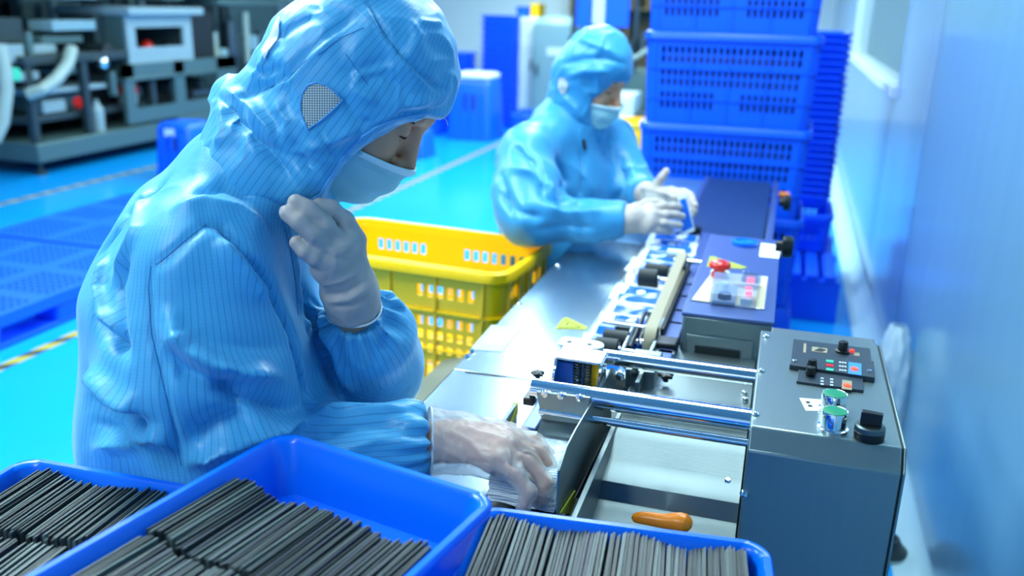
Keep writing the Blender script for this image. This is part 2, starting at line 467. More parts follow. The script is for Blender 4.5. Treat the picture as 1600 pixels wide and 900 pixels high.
def print_mat(name, base, ink, scale, axis):
    """paper with rows of fine print"""
    m = bpy.data.materials.new(name); m.use_nodes = True; nt = m.node_tree; b = nt.nodes['Principled BSDF']
    tc = nt.nodes.new('ShaderNodeTexCoord'); wv = nt.nodes.new('ShaderNodeTexWave'); wv.bands_direction = axis; wv.inputs['Scale'].default_value = scale
    nz = nt.nodes.new('ShaderNodeTexNoise'); nz.inputs['Scale'].default_value = 90
    nt.links.new(tc.outputs['Object'], wv.inputs['Vector']); nt.links.new(tc.outputs['Object'], nz.inputs['Vector'])
    mm = nt.nodes.new('ShaderNodeMath'); mm.operation = 'MULTIPLY'; nt.links.new(wv.outputs['Fac'], mm.inputs[0]); nt.links.new(nz.outputs['Fac'], mm.inputs[1])
    r = nt.nodes.new('ShaderNodeValToRGB'); r.color_ramp.elements[0].position = .36; r.color_ramp.elements[1].position = .5
    r.color_ramp.elements[0].color = srgb(*base); r.color_ramp.elements[1].color = srgb(*ink)
    nt.links.new(mm.outputs[0], r.inputs[0]); nt.links.new(r.outputs[0], b.inputs['Base Color']); b.inputs['Roughness'].default_value = .6
    return m
M['printed'] = print_mat('printed_paper', (238, 244, 246), (90, 170, 220), 60, 'Y')
# ------------------------------------------------------------------ setting
YB, XL, YF = 13.3, -9.2, -2.6
WX = .50
struct(MB().b2((XL - .1, YF - .1, -.1), (WX + .1, YB + .1, 0)).build('floor', M['floor'], smooth=False))
struct(MB().b2((XL - .1, YF - .1, CEIL), (WX + .1, YB + .1, CEIL + .1)).build('ceiling', M['ceil'], smooth=False))
struct(MB().b2((XL - .1, YB, 0), (2.4, YB + .1, CEIL)).build('wall_back', M['wall'], smooth=False))
struct(MB().b2((XL - .1, YF, 0), (XL, YB, CEIL)).build('wall_left', M['wall'], smooth=False))
struct(MB().b2((XL - .1, YF - .1, 0), (2.4, YF, CEIL)).build('wall_front', M['wall'], smooth=False))
WY0, WY1, WZ0, WZ1 = 4.68, 8.25, 1.075, 2.2
wr = struct(MB().b2((WX, YF, 0), (WX + .08, YB, WZ0)).b2((WX, YF, WZ1), (WX + .08, YB, CEIL)).b2((WX, YF, WZ0), (WX + .08, WY0, WZ1)).b2((WX, WY1, WZ0), (WX + .08, YB, WZ1)).build('wall_right', M['panel2'], smooth=False))
for y0, y1, t, mm in ((-2.4, 3.42, .022, 'panel'), (3.5, 4.5, .004, 'panel2')):
    MB().b2((WX - t, y0, .1), (WX, y1, CEIL - .02)).build('wall_panel', M[mm], wr, bevel=.003)
MB().b2((WX - .012, 3.42, .1), (WX, 3.5, CEIL - .02)).build('wall_joint_strip', M['mach_mid'], wr)
prof = [(WX, .12)] + [(WX - .085 + .085 * math.cos(a) * 1.0, .1 - .1 * math.sin(a) + 0.002) for a in [i * math.pi / 16 for i in range(9)]] + [(WX - .09, 0), (WX, 0)]
struct(MB().prism([(x, YF, z) for x, z in prof], (0, YB - YF, 0)).build('baseboard_right', M['cove']))
win = struct(thing('window_1', None, None, (WX, WY0, WZ0)))
f = .045
MB().b2((WX - .03, WY0, WZ0 - f), (WX + .1, WY1, WZ0 + .01)).build('window_sill', M['white'], win, bevel=.004)
MB().b2((WX - .02, WY0, WZ1 - .01), (WX + .1, WY1, WZ1 + f)).build('window_head', M['white'], win, bevel=.004)
MB().b2((WX - .02, WY1 - .05, WZ0), (WX + .1, WY1 + .01, WZ1)).build('window_jamb', M['white'], win, bevel=.004)
MB().b2((WX - .002, WY0 - .03, WZ0), (WX + .1, WY0 + .01, WZ1)).build('window_jamb', M['panel2'], win, bevel=.004)
MB().b2((WX + .03, WY0, WZ0), (WX + .036, WY1, WZ1)).build('window_pane', M['window'], win)
struct(MB().b2((2.3, 2, 0), (2.4, YB, CEIL)).build('wall_far_room', M['greycab'], smooth=False))
struct(MB().b2((WX + .08, 2, .3), (2.3, YB, .35)).build('floor_far_room', M['mach_grey'], smooth=False))
fr_ = thing('far_room_machine', 'dark machine column seen through the window in the glossy wall', 'machine', (1.35, 8.6, .35))
MB().b2((1.2, 8.3, .35), (1.75, 9.0, 1.35)).build('base', M['mach_mid'], fr_, bevel=.01)
MB().cyl((1.35, 8.5, 1.35), (1.35, 8.5, 2.3), .12).build('column', M['mach_dark'], fr_)
MB().lathe([(.0001, 0), (.13, 0), (.15, .05), (.13, .1), (.0001, .1)], (1.1, 8.2, 1.66), (0, -1, 0)).build('round_head', M['mach_dark'], fr_)
MB().cyl((1.1, 8.2, 1.66), (1.35, 8.5, 1.66), .04).build('arm', M['mach_dark'], fr_)
# tapes on the floor: short yellow and black lengths laid end to end
def tape(name, x, y0, y1, wd=.055, step=.16):
    r = struct(MB().b2((x - wd / 2, y0, 0), (x + wd / 2, y1, .0012)).build(name, M['ytape'], smooth=False))
    mb = MB(); y = y0 + .05
    while y < y1 - .15:
        mb.prism([(x - wd / 2, y, .0006), (x + wd / 2, y + wd, .0006), (x + wd / 2, y + wd + step * .42, .0006), (x - wd / 2, y + step * .42, .0006)], (0, 0, .0012)); y += step
    o = mb.build('black_stripes', M['btape'], r, smooth=False); o['kind'] = 'stuff'
tape('trim_1', -2.84, 1.0, 12.5); tape('trim_2', -5.12, 2.0, 12.5)
for i, (x, y, e) in enumerate(LAMPS):
    t = thing('ceiling_light', 'flat white ceiling light panel', 'lamp', (x, y, CEIL), 'ceiling light panels')
    MB().loft([(.64, 1.22, .01, -.05), (.64, 1.22, .01, 0)], 1).xf(lambda p: (p.x + x, p.y + y, p.z + CEIL)).build('housing', M['white'], t)
    MB().b2((x - .3, y - .59, CEIL - .055), (x + .3, y + .59, CEIL - .0505)).build('diffuser', M['lampglow'], t)

# ------------------------------------------------------------------ plastic crates
def cuts(a, b, n, open_):
    """n holes between a and b; open_ = share of each pitch that is hole"""
    p = (b - a) / n; r = []
    for i in range(n): r += [a + p * (i + .5 - open_ / 2), a + p * (i + .5 + open_ / 2)]
    return r
def crate(name, w_, d_, h_, m, nx, ny, rows, gap=None, rad=.03, taper=.05, rimw=.014, rh=.03, floor_holes=True):
    """rows: [(z0, z1, with_gap)] as shares of the height"""
    root = thing(name, None, None)
    tp = lambda p: (p.x * (1 - taper * (1 - p.z / h_)), p.y * (1 - taper * (1 - p.z / h_)), p.z)
    def side(L, n, g):
        us = [-L / 2] + cuts(-L / 2 + .02, L / 2 - .02, n, .58) + [L / 2]
        vs = [.008]
        for z0, z1, _ in rows: vs += [z0 * h_, z1 * h_]
        vs.append(h_ - .004)
        def hole(i, j):
            if i % 2 == 0 or j % 2 == 0: return False
            r = rows[j // 2]; k = i // 2
            if r[2] and g and g[0] <= k < g[1]: return False
            return True
        return us, vs, hole
    for sx, L, off, U, N_, n in ((0, w_ - 2 * rad, -d_ / 2, (1, 0, 0), (0, 1, 0), nx), (1, w_ - 2 * rad, d_ / 2, (-1, 0, 0), (0, -1, 0), nx), (2, d_ - 2 * rad, w_ / 2, (0, 1, 0), (-1, 0, 0), ny), (3, d_ - 2 * rad, -w_ / 2, (0, -1, 0), (1, 0, 0), ny)):
        g = gap if n == nx else (n // 2 - 2, n // 2 + 2)
        us, vs, hole = side(L, n, g); U, N_ = Vector(U), Vector(N_)
        mb = MB().perf(N_ * -abs(off), U, (0, 0, 1), N_, us, vs, hole, .0035)
        for k in range(5):                                   # upright ribs of the same moulding
            x = -L / 2 + L * k / 4
            mb.box(N_ * -(abs(off) + .003) + U * x + Vector((0, 0, h_ * .5)), (.007, .008, h_ * .96) if abs(U.x) > .5 else (.008, .007, h_ * .96))
        mb.xf(tp).build('side_panel', m, root, ang=30)
    mb = MB()
    for sx, sy, a0 in ((1, 1, 0), (-1, 1, 90), (-1, -1, 180), (1, -1, 270)):
        q = []
        for k in range(7):
            a = math.radians(a0 + 15 * k); q.append((math.cos(a), math.sin(a)))
        cx, cy = sx * (w_ / 2 - rad), sy * (d_ / 2 - rad)
        mb = MB().prism([(cx + c * rad, cy + s_ * rad, 0) for c, s_ in q] + [(cx + c * (rad - .004), cy + s_ * (rad - .004), 0) for c, s_ in reversed(q)], (0, 0, h_))
        mb.xf(tp).build('corner_post', m, root)
    MB().loft([(w_ + .004, d_ + .004, rad, h_ - rh), (w_ + 2 * rimw, d_ + 2 * rimw, rad + rimw, h_ - rh), (w_ + 2 * rimw, d_ + 2 * rimw, rad + rimw, h_ - .004), (w_ + 2 * rimw - .008, d_ + 2 * rimw - .008, rad + rimw, h_), (w_ - .006, d_ - .006, rad, h_), (w_ - .010, d_ - .010, rad, h_ - rh)], 5, False, False).build('rim', m, root, ang=50)
    for zz in (.30, .62):
        z = h_ * zz
        MB().loft([(w_ + .001, d_ + .001, rad, z - .004), (w_ + .014, d_ + .014, rad + .006, z - .003), (w_ + .014, d_ + .014, rad + .006, z + .003), (w_ + .001, d_ + .001, rad, z + .004)], 4, False, False).xf(tp).build('rib', m, root)
    us = [-w_ / 2] + cuts(-w_ / 2 + .03, w_ / 2 - .03, 14 if floor_holes else 2, .5) + [w_ / 2]; vs = [-d_ / 2] + cuts(-d_ / 2 + .03, d_ / 2 - .03, 9 if floor_holes else 2, .5) + [d_ / 2]
    MB().perf((0, 0, .004), (1, 0, 0), (0, 1, 0), (0, 0, 1), us, vs, lambda i, j: floor_holes and i % 2 == 1 and j % 2 == 1, .006).xf(tp).build('base_panel', m, root)
    return root
BR = [(.12, .19, True), (.21, .28, True), (.34, .43, True), (.45, .54, True), (.58, .66, False), (.68, .76, False), (.80, .86, False)]
BR = [(.20, .275, True), (.30, .375, True), (.44, .515, False), (.54, .615, False), (.68, .755, False), (.775, .85, False)]
cr0 = crate('blue_crate', .655, .46, .372, M['blue'], 22, 14, BR, (9, 13))
cl = ['blue slatted crate at the bottom of the stack beside the belt conveyor', 'blue slatted crate second from the bottom, level with the belt conveyor', 'blue slatted crate behind the belt, its top edge at the second worker\'s mask', 'blue slatted crate with a blank square in its lattice, above eye level of second worker', 'topmost blue slatted crate of the tall stack, cut by the frame']
for i in range(4):
    c = cr0 if i == 0 else dup(cr0)
    c.location = (-.222 - .004 * i, 3.93 + .004 * i, .238 + .358 * (i - 0)); c.rotation_euler = (0, 0, math.radians([1, -.5, .8, -.6][i]))
    tag(c, cl[i + (1 if i else 0)], 'crate', 'blue crates stacked beside the belt')
for i in range(4):
    o = MB().loft([(.58, .40, .04, .016), (.61, .425, .05, .10), (.615, .43, .05, .24), (.56, .38, .06, .315)], 5).build('goods_bag', mat('navy_bag', (10, 44, 120), .5, bump=.4, bscale=14), None)  # navy block added in place of goods, keeps the crate holes dark
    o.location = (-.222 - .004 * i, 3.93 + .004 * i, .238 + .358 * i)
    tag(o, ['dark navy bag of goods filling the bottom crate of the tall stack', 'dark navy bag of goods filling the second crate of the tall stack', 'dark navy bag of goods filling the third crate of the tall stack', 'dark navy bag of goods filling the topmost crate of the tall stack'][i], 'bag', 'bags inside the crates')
# dolly under that stack
dl = thing('crate_dolly', 'blue plastic dolly carrying the tall crate stack', 'dolly', (-.222, 3.93, 0))
MB().loft([(.66, .47, .03, .12), (.68, .49, .03, .125), (.68, .49, .03, .19), (.64, .45, .03, .236)], 3).xf(lambda p: (p.x - .222, p.y + 3.93, p.z)).build('deck', M['blue'], dl)
for sx in (-1, 1):
    for sy in (-1, 1):
        x, y = -.222 + sx * .27, 3.93 + sy * .17
        MB().cyl((x - .015, y, .05), (x + .015, y, .05), .05, n=18).build('wheel', M['rubber'], dl)
        MB().b2((x - .025, y - .02, .05), (x - .017, y + .02, .122)).b2((x + .017, y - .02, .05), (x + .025, y + .02, .122)).b2((x - .025, y - .02, .108), (x + .025, y + .02, .122)).build('caster_fork', M['mach_grey'], dl)

# yellow crate between the workers, on a blue one
YR = [(.08, .20, False), (.24, .34, False), (.38, .46, False), (.49, .57, False), (.62, .70, True)]
yc = crate('yellow_crate', .655, .375, .345, M['yellow'], 17, 10, [(.07, .2, False), (.27, .34, False), (.385, .455, False), (.50, .57, False), (.735, .83, True)], (7, 11), rad=.05, rimw=.016, rh=.028, floor_holes=True)
yc.location = (-.955, 2.31, .412); yc.rotation_euler = (0, 0, math.radians(-5))
tag(yc, 'yellow slatted plastic crate between the two workers, beside the steel table', 'crate')
bc = crate('blue_crate', .70, .45, .40, M['blue'], 16, 9, [(.1, .5, False), (.56, .84, True)], (6, 10), rad=.04, rimw=.016, rh=.05)
bc.location = (-.95, 2.30, 0); bc.rotation_euler = (0, 0, math.radians(-5))
tag(bc, 'blue crate on the floor carrying the yellow crate', 'crate')
y2 = dup(yc); y2.location = (-1.32, 7.05, .0); y2.rotation_euler = (0, 0, .08); tag(y2, 'small bright yellow crate far behind, between second worker and blue crate stack', 'crate')
y2.location.z = .22
b2c = dup(bc); b2c.location = (-1.32, 7.05, 0); b2c.scale = (.95, .95, .55); tag(b2c, 'blue crate under the far yellow crate behind the second worker', 'crate')

# ------------------------------------------------------------------ nested blue trays
def tray(name, w_, d_, h_, m, rad=.03, wall=.004, rim=.009, taper=.025):
    t2 = taper * 2
    root = MB().loft([(w_ - t2, d_ - t2, rad, 0), (w_, d_, rad, h_ - .012), (w_ + 2 * rim - .004, d_ + 2 * rim - .004, rad + rim, h_ - .012), (w_ + 2 * rim, d_ + 2 * rim, rad + rim, h_ - .008),
        (w_ + 2 * rim, d_ + 2 * rim, rad + rim, h_ - .004), (w_ + 2 * rim - .006, d_ + 2 * rim - .006, rad + rim, h_), (w_ - wall, d_ - wall, rad, h_), (w_ - 2 * wall - .004, d_ - 2 * wall - .004, rad, h_ - .005), (w_ - 2 * wall - t2, d_ - 2 * wall - t2, rad, .005)], 6).build(name, m, ang=45)
    return root
ORD = ['topmost', 'second', 'third', 'fourth', 'fifth', 'sixth', 'seventh', 'eighth', 'ninth', 'tenth', 'eleventh', 'twelfth', 'thirteenth', 'fourteenth', 'fifteenth', 'sixteenth', 'seventeenth', 'eighteenth', 'nineteenth', 'twentieth', 'twenty-first', 'twenty-second', 'twenty-third', 'twenty-fourth']
nt0 = tray('nested_tray', .40, .30, .075, M['blue'])
nest_n = {}
def nest(x, y, z, n, step, rz, label, group, sc=(1, 1, 1), first=False):
    for i in range(n):
        c = dup(nt0); c.location = (x + R.uniform(-.003, .003), y + R.uniform(-.003, .003), z + i * step); c.rotation_euler = (0, 0, rz + R.uniform(-.01, .01)); c.scale = sc
        tag(c, label % ORD[n - 1 - i], 'tray', group)
nest(.05, 4.90, .452, 24, .0345, 0, 'blue nested tray by the right wall, %s from the top of its stack', 'nested trays by the right wall', (1.07, 1.2, 1))
nt1 = tray('nested_tray', .40, .30, .075, M['blue'], rim=.02)
bpy.data.objects.remove(nt0); nt0 = nt1
nest(-3.26, 10.35, 0, 18, .0705, .03, 'blue nested tray far behind, %s from the top of the taller stack', 'nested trays far behind', (1.0, 1.1, 1))
nest(-3.74, 10.15, 0, 12, .0705, -.03, 'blue nested tray far behind, %s from the top of the lower stack', 'nested trays far behind, lower stack', (.95, 1.1, 1))
bpy.data.objects.remove(nt0)
# slatted blue skid under the trays by the wall
sk = thing('slatted_skid', 'blue slatted plastic skid on the floor under the tray stack by the wall', 'skid', (.05, 4.85, 0))
for k in range(7):
    MB().box((-.19 + .08 * k, 4.78, .215), (.055, .98, .03)).build('slat', M['blue3'], sk, bevel=.004)
MB().b2((-.24, 4.30, .0), (.34, 4.36, .2)).build('end_board', M['blue'], sk, bevel=.006)
MB().b2((-.24, 4.78, .0), (.34, 4.84, .2)).build('end_board', M['blue'], sk, bevel=.006)
MB().b2((-.24, 5.2, .0), (.34, 5.26, .2)).build('end_board', M['blue'], sk, bevel=.006)
bx = crate('blue_crate', .46, .42, .2, M['blue'], 12, 9, [(.3, .7, True)], (5, 7)); bx.location = (.055, 4.92, .232)
tag(bx, 'low blue crate under the nested tray stack by the right wall', 'crate')

# ------------------------------------------------------------------ pallets on the floor
def pallet():
    r = thing('plastic_pallet', None, None)
    W_, D_, H_ = 1.12, 1.16, .15
    us = [-W_ / 2] + cuts(-W_ / 2 + .03, W_ / 2 - .03, 26, .6) + [W_ / 2]; vs = [-D_ / 2] + cuts(-D_ / 2 + .03, D_ / 2 - .03, 28, .55) + [D_ / 2]
    solid = lambda k, n: any(abs(k - q) < 1.1 for q in (n * .333, n * .667))
    MB().perf((0, 0, H_ - .022), (1, 0, 0), (0, 1, 0), (0, 0, 1), us, vs, lambda i, j: i % 2 == 1 and j % 2 == 1 and not solid(i // 2, 26) and not solid(j // 2, 28), .022).build('deck', M['blue3'], r, ang=30)
    for x in (-1, 0, 1):
        for y in (-1, 0, 1):
            MB().loft([(.14, .17, .02, .02), (.16, .19, .02, H_ - .022)], 3).xf(lambda p: (p.x + x * (W_ / 2 - .085), p.y + y * (D_ / 2 - .1), p.z)).build('foot', M['blue3'], r)
        MB().b2((x * (W_ / 2 - .085) - .07, -D_ / 2, 0), (x * (W_ / 2 - .085) + .07, D_ / 2, .02)).build('runner', M['blue3'], r, bevel=.004)
    MB().b2((-W_ / 2, -D_ / 2, H_ - .05), (-W_ / 2 + .012, D_ / 2, H_ - .022)).build('edge_lip', M['blue3'], r)
    MB().b2((W_ / 2 - .012, -D_ / 2, H_ - .05), (W_ / 2, D_ / 2, H_ - .022)).build('edge_lip', M['blue3'], r)
    return r
p0 = pallet(); p0.location = (-3.53, 3.10, 0); tag(p0, 'blue plastic pallet with grid deck, nearer the yellow and black tape', 'pallet', 'floor pallets')
p1 = dup(p0); p1.location = (-3.55, 4.30, 0); tag(p1, 'blue plastic pallet with grid deck, behind the nearer pallet', 'pallet', 'floor pallets')

# ------------------------------------------------------------------ far plastic stools and bins
def step_bin(name, w_, h_, label, cat, loc, lid=None, sticker=True):
    r = thing(name, label, cat, loc); X, Y, Z_ = loc
    T = lambda p: (p.x + X, p.y + Y, p.z + Z_)
    MB().loft([(w_, w_, .04, 0), (w_ * .88, w_ * .88, .05, h_ * .9), (w_ * .84, w_ * .84, .06, h_ * .97), (w_ * .74, w_ * .74, .06, h_)], 5).xf(T).build('body', M['blue'], r)
    for k in (-1, 0, 1):
        MB().box((k * w_ * .26, -w_ * .485, h_ * .42), (w_ * .1, .02, h_ * .78)).xf(T).build('rib', M['blue'], r, bevel=.005)
    MB().loft([(w_ * .24, .012, .004, 0), (w_ * .24, .012, .004, h_ * .26)], 2).xf(lambda p: T(Vector((p.x, p.y - w_ * .463, p.z + h_ * .5)))).build('hand_slot', M['mach_dark'], r)
    if sticker: MB().box((-w_ * .05, -w_ * .452, h_ * .84), (w_ * .24, .012, h_ * .13)).xf(T).build('sticker', M['white'], r)
    if lid: MB().loft([(w_ * .8, w_ * .8, .06, h_), (w_ * .86, w_ * .86, .07, h_ + .01), (w_ * .86, w_ * .86, .07, h_ + .04), (w_ * .7, w_ * .7, .06, h_ + .06)], 5).xf(T).build('lid', M['white'], r, bevel=.003)
    return r
step_bin('plastic_stool', .36, .44, 'blue plastic stool with white sticker near the long machine', 'stool', (-4.62, 6.2, 0))
step_bin('plastic_stool', .34, .26, 'low blue plastic stool behind the masked face of the front worker', 'stool', (-3.34, 7.9, 0), sticker=False)
step_bin('lidded_bin', .50, .64, 'blue ribbed bin with a white lid before the far tray stacks', 'bin', (-3.2, 9.3, 0), lid=True, sticker=False)
for i, (x, y, s_, lb) in enumerate([(-2.62, 9.62, .8, 'low blue crate on the floor right of the lidded bin'), (-3.82, 9.45, .8, 'low blue crate on the floor left of the lidded bin')]):
    c = dup(bx); c.location = (x, y, 0); c.scale = (1.15 * s_, 1.1, 1.35); tag(c, lb, 'crate')

# far cabinets and boxes along the back
def cabinet(x0, x1, y0, y1, h_, m, label, hx):
    r = thing('storage_cabinet', label, 'cabinet', ((x0 + x1) / 2, (y0 + y1) / 2, 0))
    MB().b2((x0, y0 + .02, .0), (x1, y1, h_)).build('body', m, r, bevel=.012)
    d = MB().b2((x0 + .02, y0, .08), (x1 - .02, y0 + .018, h_ - .03)).build('door', m, r, bevel=.006)
    MB().box((hx, y0 - .012, h_ * .52), (.025, .025, .14)).build('handle', M['mach_mid'], d)
    MB().box(((x0 + x1) / 2 + .02, y0 - .002, h_ * .72), (.22, .004, .1)).build('sign_plate', M['white'], d)
    return r
xa, xb, xc = [aty(q_, 100, 11.6).x for q_ in (801, 836, 905)]
cabinet(xa, xb - .003, 11.6, 12.2, 1.24, M['white'], 'white storage cabinet beside the far blue tray stack', xb - .05)
g = cabinet(xb + .003, xc, 11.4, 11.9, 1.16, M['greycab'], 'grey green steel cabinet with rounded top behind second worker', xb + .08)
MB().loft([(.88, .5, .03, 1.158), (.70, .44, .05, 1.24), (.45, .36, .05, 1.27)], 3).xf(lambda p: (p.x * (xc - xb) / .92 + (xb + xc) / 2, p.y + 11.66, p.z)).build('rounded_top', M['greycab'], g)
for nm, lo, hi, m, lb in (('storage_box', (xa, 11.72, 1.242), (xa + .16, 12.15, 1.37), 'blue', 'flat blue box lying on the far white cabinet'), ('storage_box', (xa + .18, 11.75, 1.242), (xb - .02, 12.1, 1.41), 'yellow', 'small yellow box on the far white cabinet')):
    r = thing(nm, lb, 'box', ((lo[0] + hi[0]) / 2, (lo[1] + hi[1]) / 2, lo[2]))
    MB().b2(lo, (hi[0], hi[1], hi[2] - .03)).build('body', M[m], r, bevel=.006)
    MB().b2((lo[0] - .006, lo[1] - .006, hi[2] - .03), (hi[0] + .006, hi[1] + .006, hi[2])).build('lid', M[m], r, bevel=.006)
sh = thing('storage_shelf', 'brown board shelf unit against the back wall above the cabinets', 'shelf', (-2.2, 12.9, 0))
for z in (1.36, 1.75, 2.1): MB().b2((-3.0, 12.6, z), (-1.4, 13.28, z + .03)).build('shelf_board', M['brown'], sh)
for x in (-3.0, -2.2, -1.4): MB().b2((x, 12.62, 0), (x + .03, 13.28, 2.15)).build('upright', M['brown'], sh)
MB().b2((-3.0, 13.2, 0.4), (-1.4, 13.28, 2.1)).build('back_board', M['brown'], sh)
for x, lb in ((-2.85, 'brown carton at the left end of the far shelf'), (-2.42, 'brown carton in the middle of the far shelf'), (-1.95, 'brown carton at the right end of the far shelf')):
    r = thing('carton', lb, 'box', (x + .15, 12.85, 1.392))
    MB().b2((x, 12.66, 1.39), (x + .34, 13.1, 1.68)).build('body', M['brown'], r, bevel=.004)
    MB().b2((x + .15, 12.657, 1.5), (x + .19, 12.662, 1.68)).build('packing_tape', M['cream'], r)

# far filling machine right of the second worker
fm = thing('filling_machine', 'far filling machine with blue panels and pipework behind second worker', 'machine', (-1.75, 9.0, 0))
MB().b2((-2.1, 8.8, .1), (-1.15, 9.6, .8)).build('base_cabinet', M['mach_grey'], fm, bevel=.01)
for x in (-2.05, -1.75, -1.45, -1.2):
    MB().cyl((x, 8.85, .8), (x, 8.85, 1.62), .028).build('column', M['steel'], fm)
    MB().cyl((x, 8.85, 1.0), (x, 8.85, 1.12), .05).build('clamp_collar', M['mach_mid'], fm)
for x0, x1 in ((-2.0, -1.86), (-1.72, -1.5)):
    MB().b2((x0, 8.7, 1.22), (x1, 8.76, 1.7)).build('blue_cover', M['blue'], fm, bevel=.006)
MB().b2((-1.85, 8.72, 1.24), (-1.73, 8.75, 1.7)).build('white_cover', M['white'], fm, bevel=.006)
for k in range(7):
    a = k * .9; MB().cyl((-1.95 + k * .12, 8.74, .86 + .07 * (k % 3)), (-1.95 + k * .12, 8.74, 1.1 + .08 * (k % 2)), .035 + .01 * (k % 2)).build('dosing_head', M['steel'] if k % 2 else M['mach_mid'], fm)
MB().tube([(-2.0, 8.7, 1.0), (-1.8, 8.64, .92), (-1.6, 8.66, 1.06), (-1.4, 8.62, .95), (-1.2, 8.7, 1.1)], .022).build('hose', M['hose'], fm)
MB().b2((-2.1, 8.7, 1.62), (-1.1, 9.2, 1.7)).build('top_beam', M['mach_grey'], fm, bevel=.008)
wb = thing('white_cupboard', 'pale low cupboard at the far end, right of second worker\'s mask', 'cabinet', (-1.45, 8.3, 0))
MB().b2((-1.66, 8.1, 0), (-1.30, 8.5, .66)).build('body', M['white'], wb, bevel=.01)
MB().b2((-1.64, 8.085, .05), (-1.32, 8.1, .62)).build('door', M['white'], wb, bevel=.005)
MB().b2((-1.28, 8.1, 0), (-1.1, 8.5, .5)).build('side_unit', M['mach_mid'], wb, bevel=.01)

# ------------------------------------------------------------------ long packing machine on the left
XM = -5.60
lm = thing('packing_machine', 'long dark packing machine with white hood along the left side', 'machine', (XM - .6, 8.4, 0))
def face(x0, y0, x1, y1, X, dep, name, m, par=None, bev=.008):
    """a block whose front lies in the plane x = X and shows between two photo corners"""
    cy = (y0 + y1) / 2; cx = (x0 + x1) / 2
    a, b = atx(x0, cy, X).y, atx(x1, cy, X).y; t, u = atx(cx, y0, X).z, atx(cx, y1, X).z
    return MB().b2((X - dep, min(a, b), min(t, u)), (X, max(a, b), max(t, u))).build(name, M[m], par or lm, bevel=bev)
y0m = atx(62, 250, XM).y; y1m = y0m + 1.72
MB().b2((XM - 1.1, y0m, .11), (XM, y1m, .26)).build('base_skirt', M['mach_grey'], lm, bevel=.01)
MB().b2((XM - 1.1, y1m + .04, .11), (XM, y1m + 3.4, .28)).build('base_skirt', M['mach_grey'], lm, bevel=.01)
for y in (y0m + .08, y1m - .12, y1m + .12, y1m + 1.6, y1m + 3.2):
    for x in (XM - .08, XM - 1.0):
        MB().cyl((x, y, 0), (x, y, .03), .045).cyl((x, y, .03), (x, y, .12), .018).build('foot', M['mach_mid'], lm)
# open first bay
yb = y0m
MB().b2((XM - 1.05, yb + .02, .255), (XM - .95, y1m, 1.05)).build('rear_panel', M['mach_dark'], lm)
for y in (yb + .03, yb + .62, y1m - .25):
    MB().b2((XM - .1, y, .26), (XM - .04, y + .06, .92)).build('post', M['mach_mid'], lm, bevel=.006)
MB().b2((XM - 1.05, yb, .86), (XM - .02, y1m - .02, .93)).build('bed_plate', M['mach_mid'], lm, bevel=.008)
MB().b2((XM - .9, yb + .05, .40), (XM - .12, y1m - .1, .45)).build('lower_shelf', M['mach_mid'], lm, bevel=.006)
MB().b2((XM - .5, yb + .12, .62), (XM - .1, yb + .95, .66)).build('bright_rail', M['mach_white'], lm, bevel=.006)
MB().b2((XM - .5, yb + .30, .45), (XM - .2, yb + .78, .60)).build('gear_box', M['mach_grey'], lm, bevel=.02)
MB().b2((XM - .3, yb + .25, .46), (XM - .14, yb + .5, .56)).build('valve_block', M['mach_white'], lm, bevel=.012)
MB().lathe([(.05, 0), (.055, .02), (.04, .05), (.0001, .055)], (XM - .14, yb + .62, .52), (1, 0, 0)).build('red_knob', M['red'], lm)
MB().lathe([(.05, 0), (.055, .15), (.05, .2), (.02, .24), (.02, .27), (.0001, .27)], (XM - .1, yb + .8, .26)).build('white_bottle', M['mach_white'], lm)
ob = MB().lathe([(.08, 0), (.085, .02), (.085, .16), (.08, .2)], (XM - .18, y1m - .42, .45)).build('canister', M['mach_white'], lm)
MB().lathe([(.086, .09), (.087, .1), (.087, .17), (.086, .18)], (XM - .18, y1m - .42, .45)).build('red_band', M['red'], ob)
MB().lathe([(.08, .2), (.07, .26), (.05, .28), (.0001, .285)], (XM - .18, y1m - .42, .45)).build('blue_cap', M['belt'], ob)
# upper works of the first bay
face(0, 70, 38, 98, XM - .1, .3, 'feed_table', 'mach_white')
face(52, 70, 88, 84, XM - .1, .3, 'feed_table', 'mach_white')
face(28, 112, 62, 126, XM - .06, .3, 'slide_tray', 'mach_white')
face(90, 105, 132, 116, XM - .1, .3, 'slide_tray', 'mach_grey')
face(46, 50, 54, 105, XM - .08, .05, 'post', 'mach_grey')
face(82, 32, 150, 48, XM - .15, .25, 'cover_strip', 'greycab')
face(66, 56, 130, 68, XM - .2, .3, 'cover_strip', 'mach_grey')
MB().prism([(XM - .2, y0m - .3, 1.50), (XM - .2, y0m + 1.3, 1.38), (XM - .2, y0m + 1.0, 1.90), (XM - .2, y0m - .6, 1.9)], (-.3, 0, 0)).build('hopper_plate', M['mach_mid'], lm, bevel=.01)
face(-60, 28, 36, 68, XM - .3, .3, 'left_cover', 'mach_mid')
face(150, 25, 195, 100, XM - .25, .3, 'gear_case', 'mach_mid')
face(168, 28, 182, 52, XM - .22, .06, 'gauge_panel', 'mach_white')
MB().lathe([(.07, 0), (.07, .2), (.05, .22), (.0001, .22)], atx(140, 80, XM - .25), (1, 0, 0)).build('drive_wheel', M['mach_dark'], lm)
MB().lathe([(.04, 0), (.045, .04), (.0001, .06)], atx(158, 98, XM - .02), (1, 0, 0)).build('bright_knob', M['steel_bright'], lm)
face(128, 112, 172, 216, XM - .35, .3, 'dark_cabinet', 'mach_dark')
face(176, 112, 183, 150, XM - .04, .06, 'pipe_bracket', 'mach_grey')
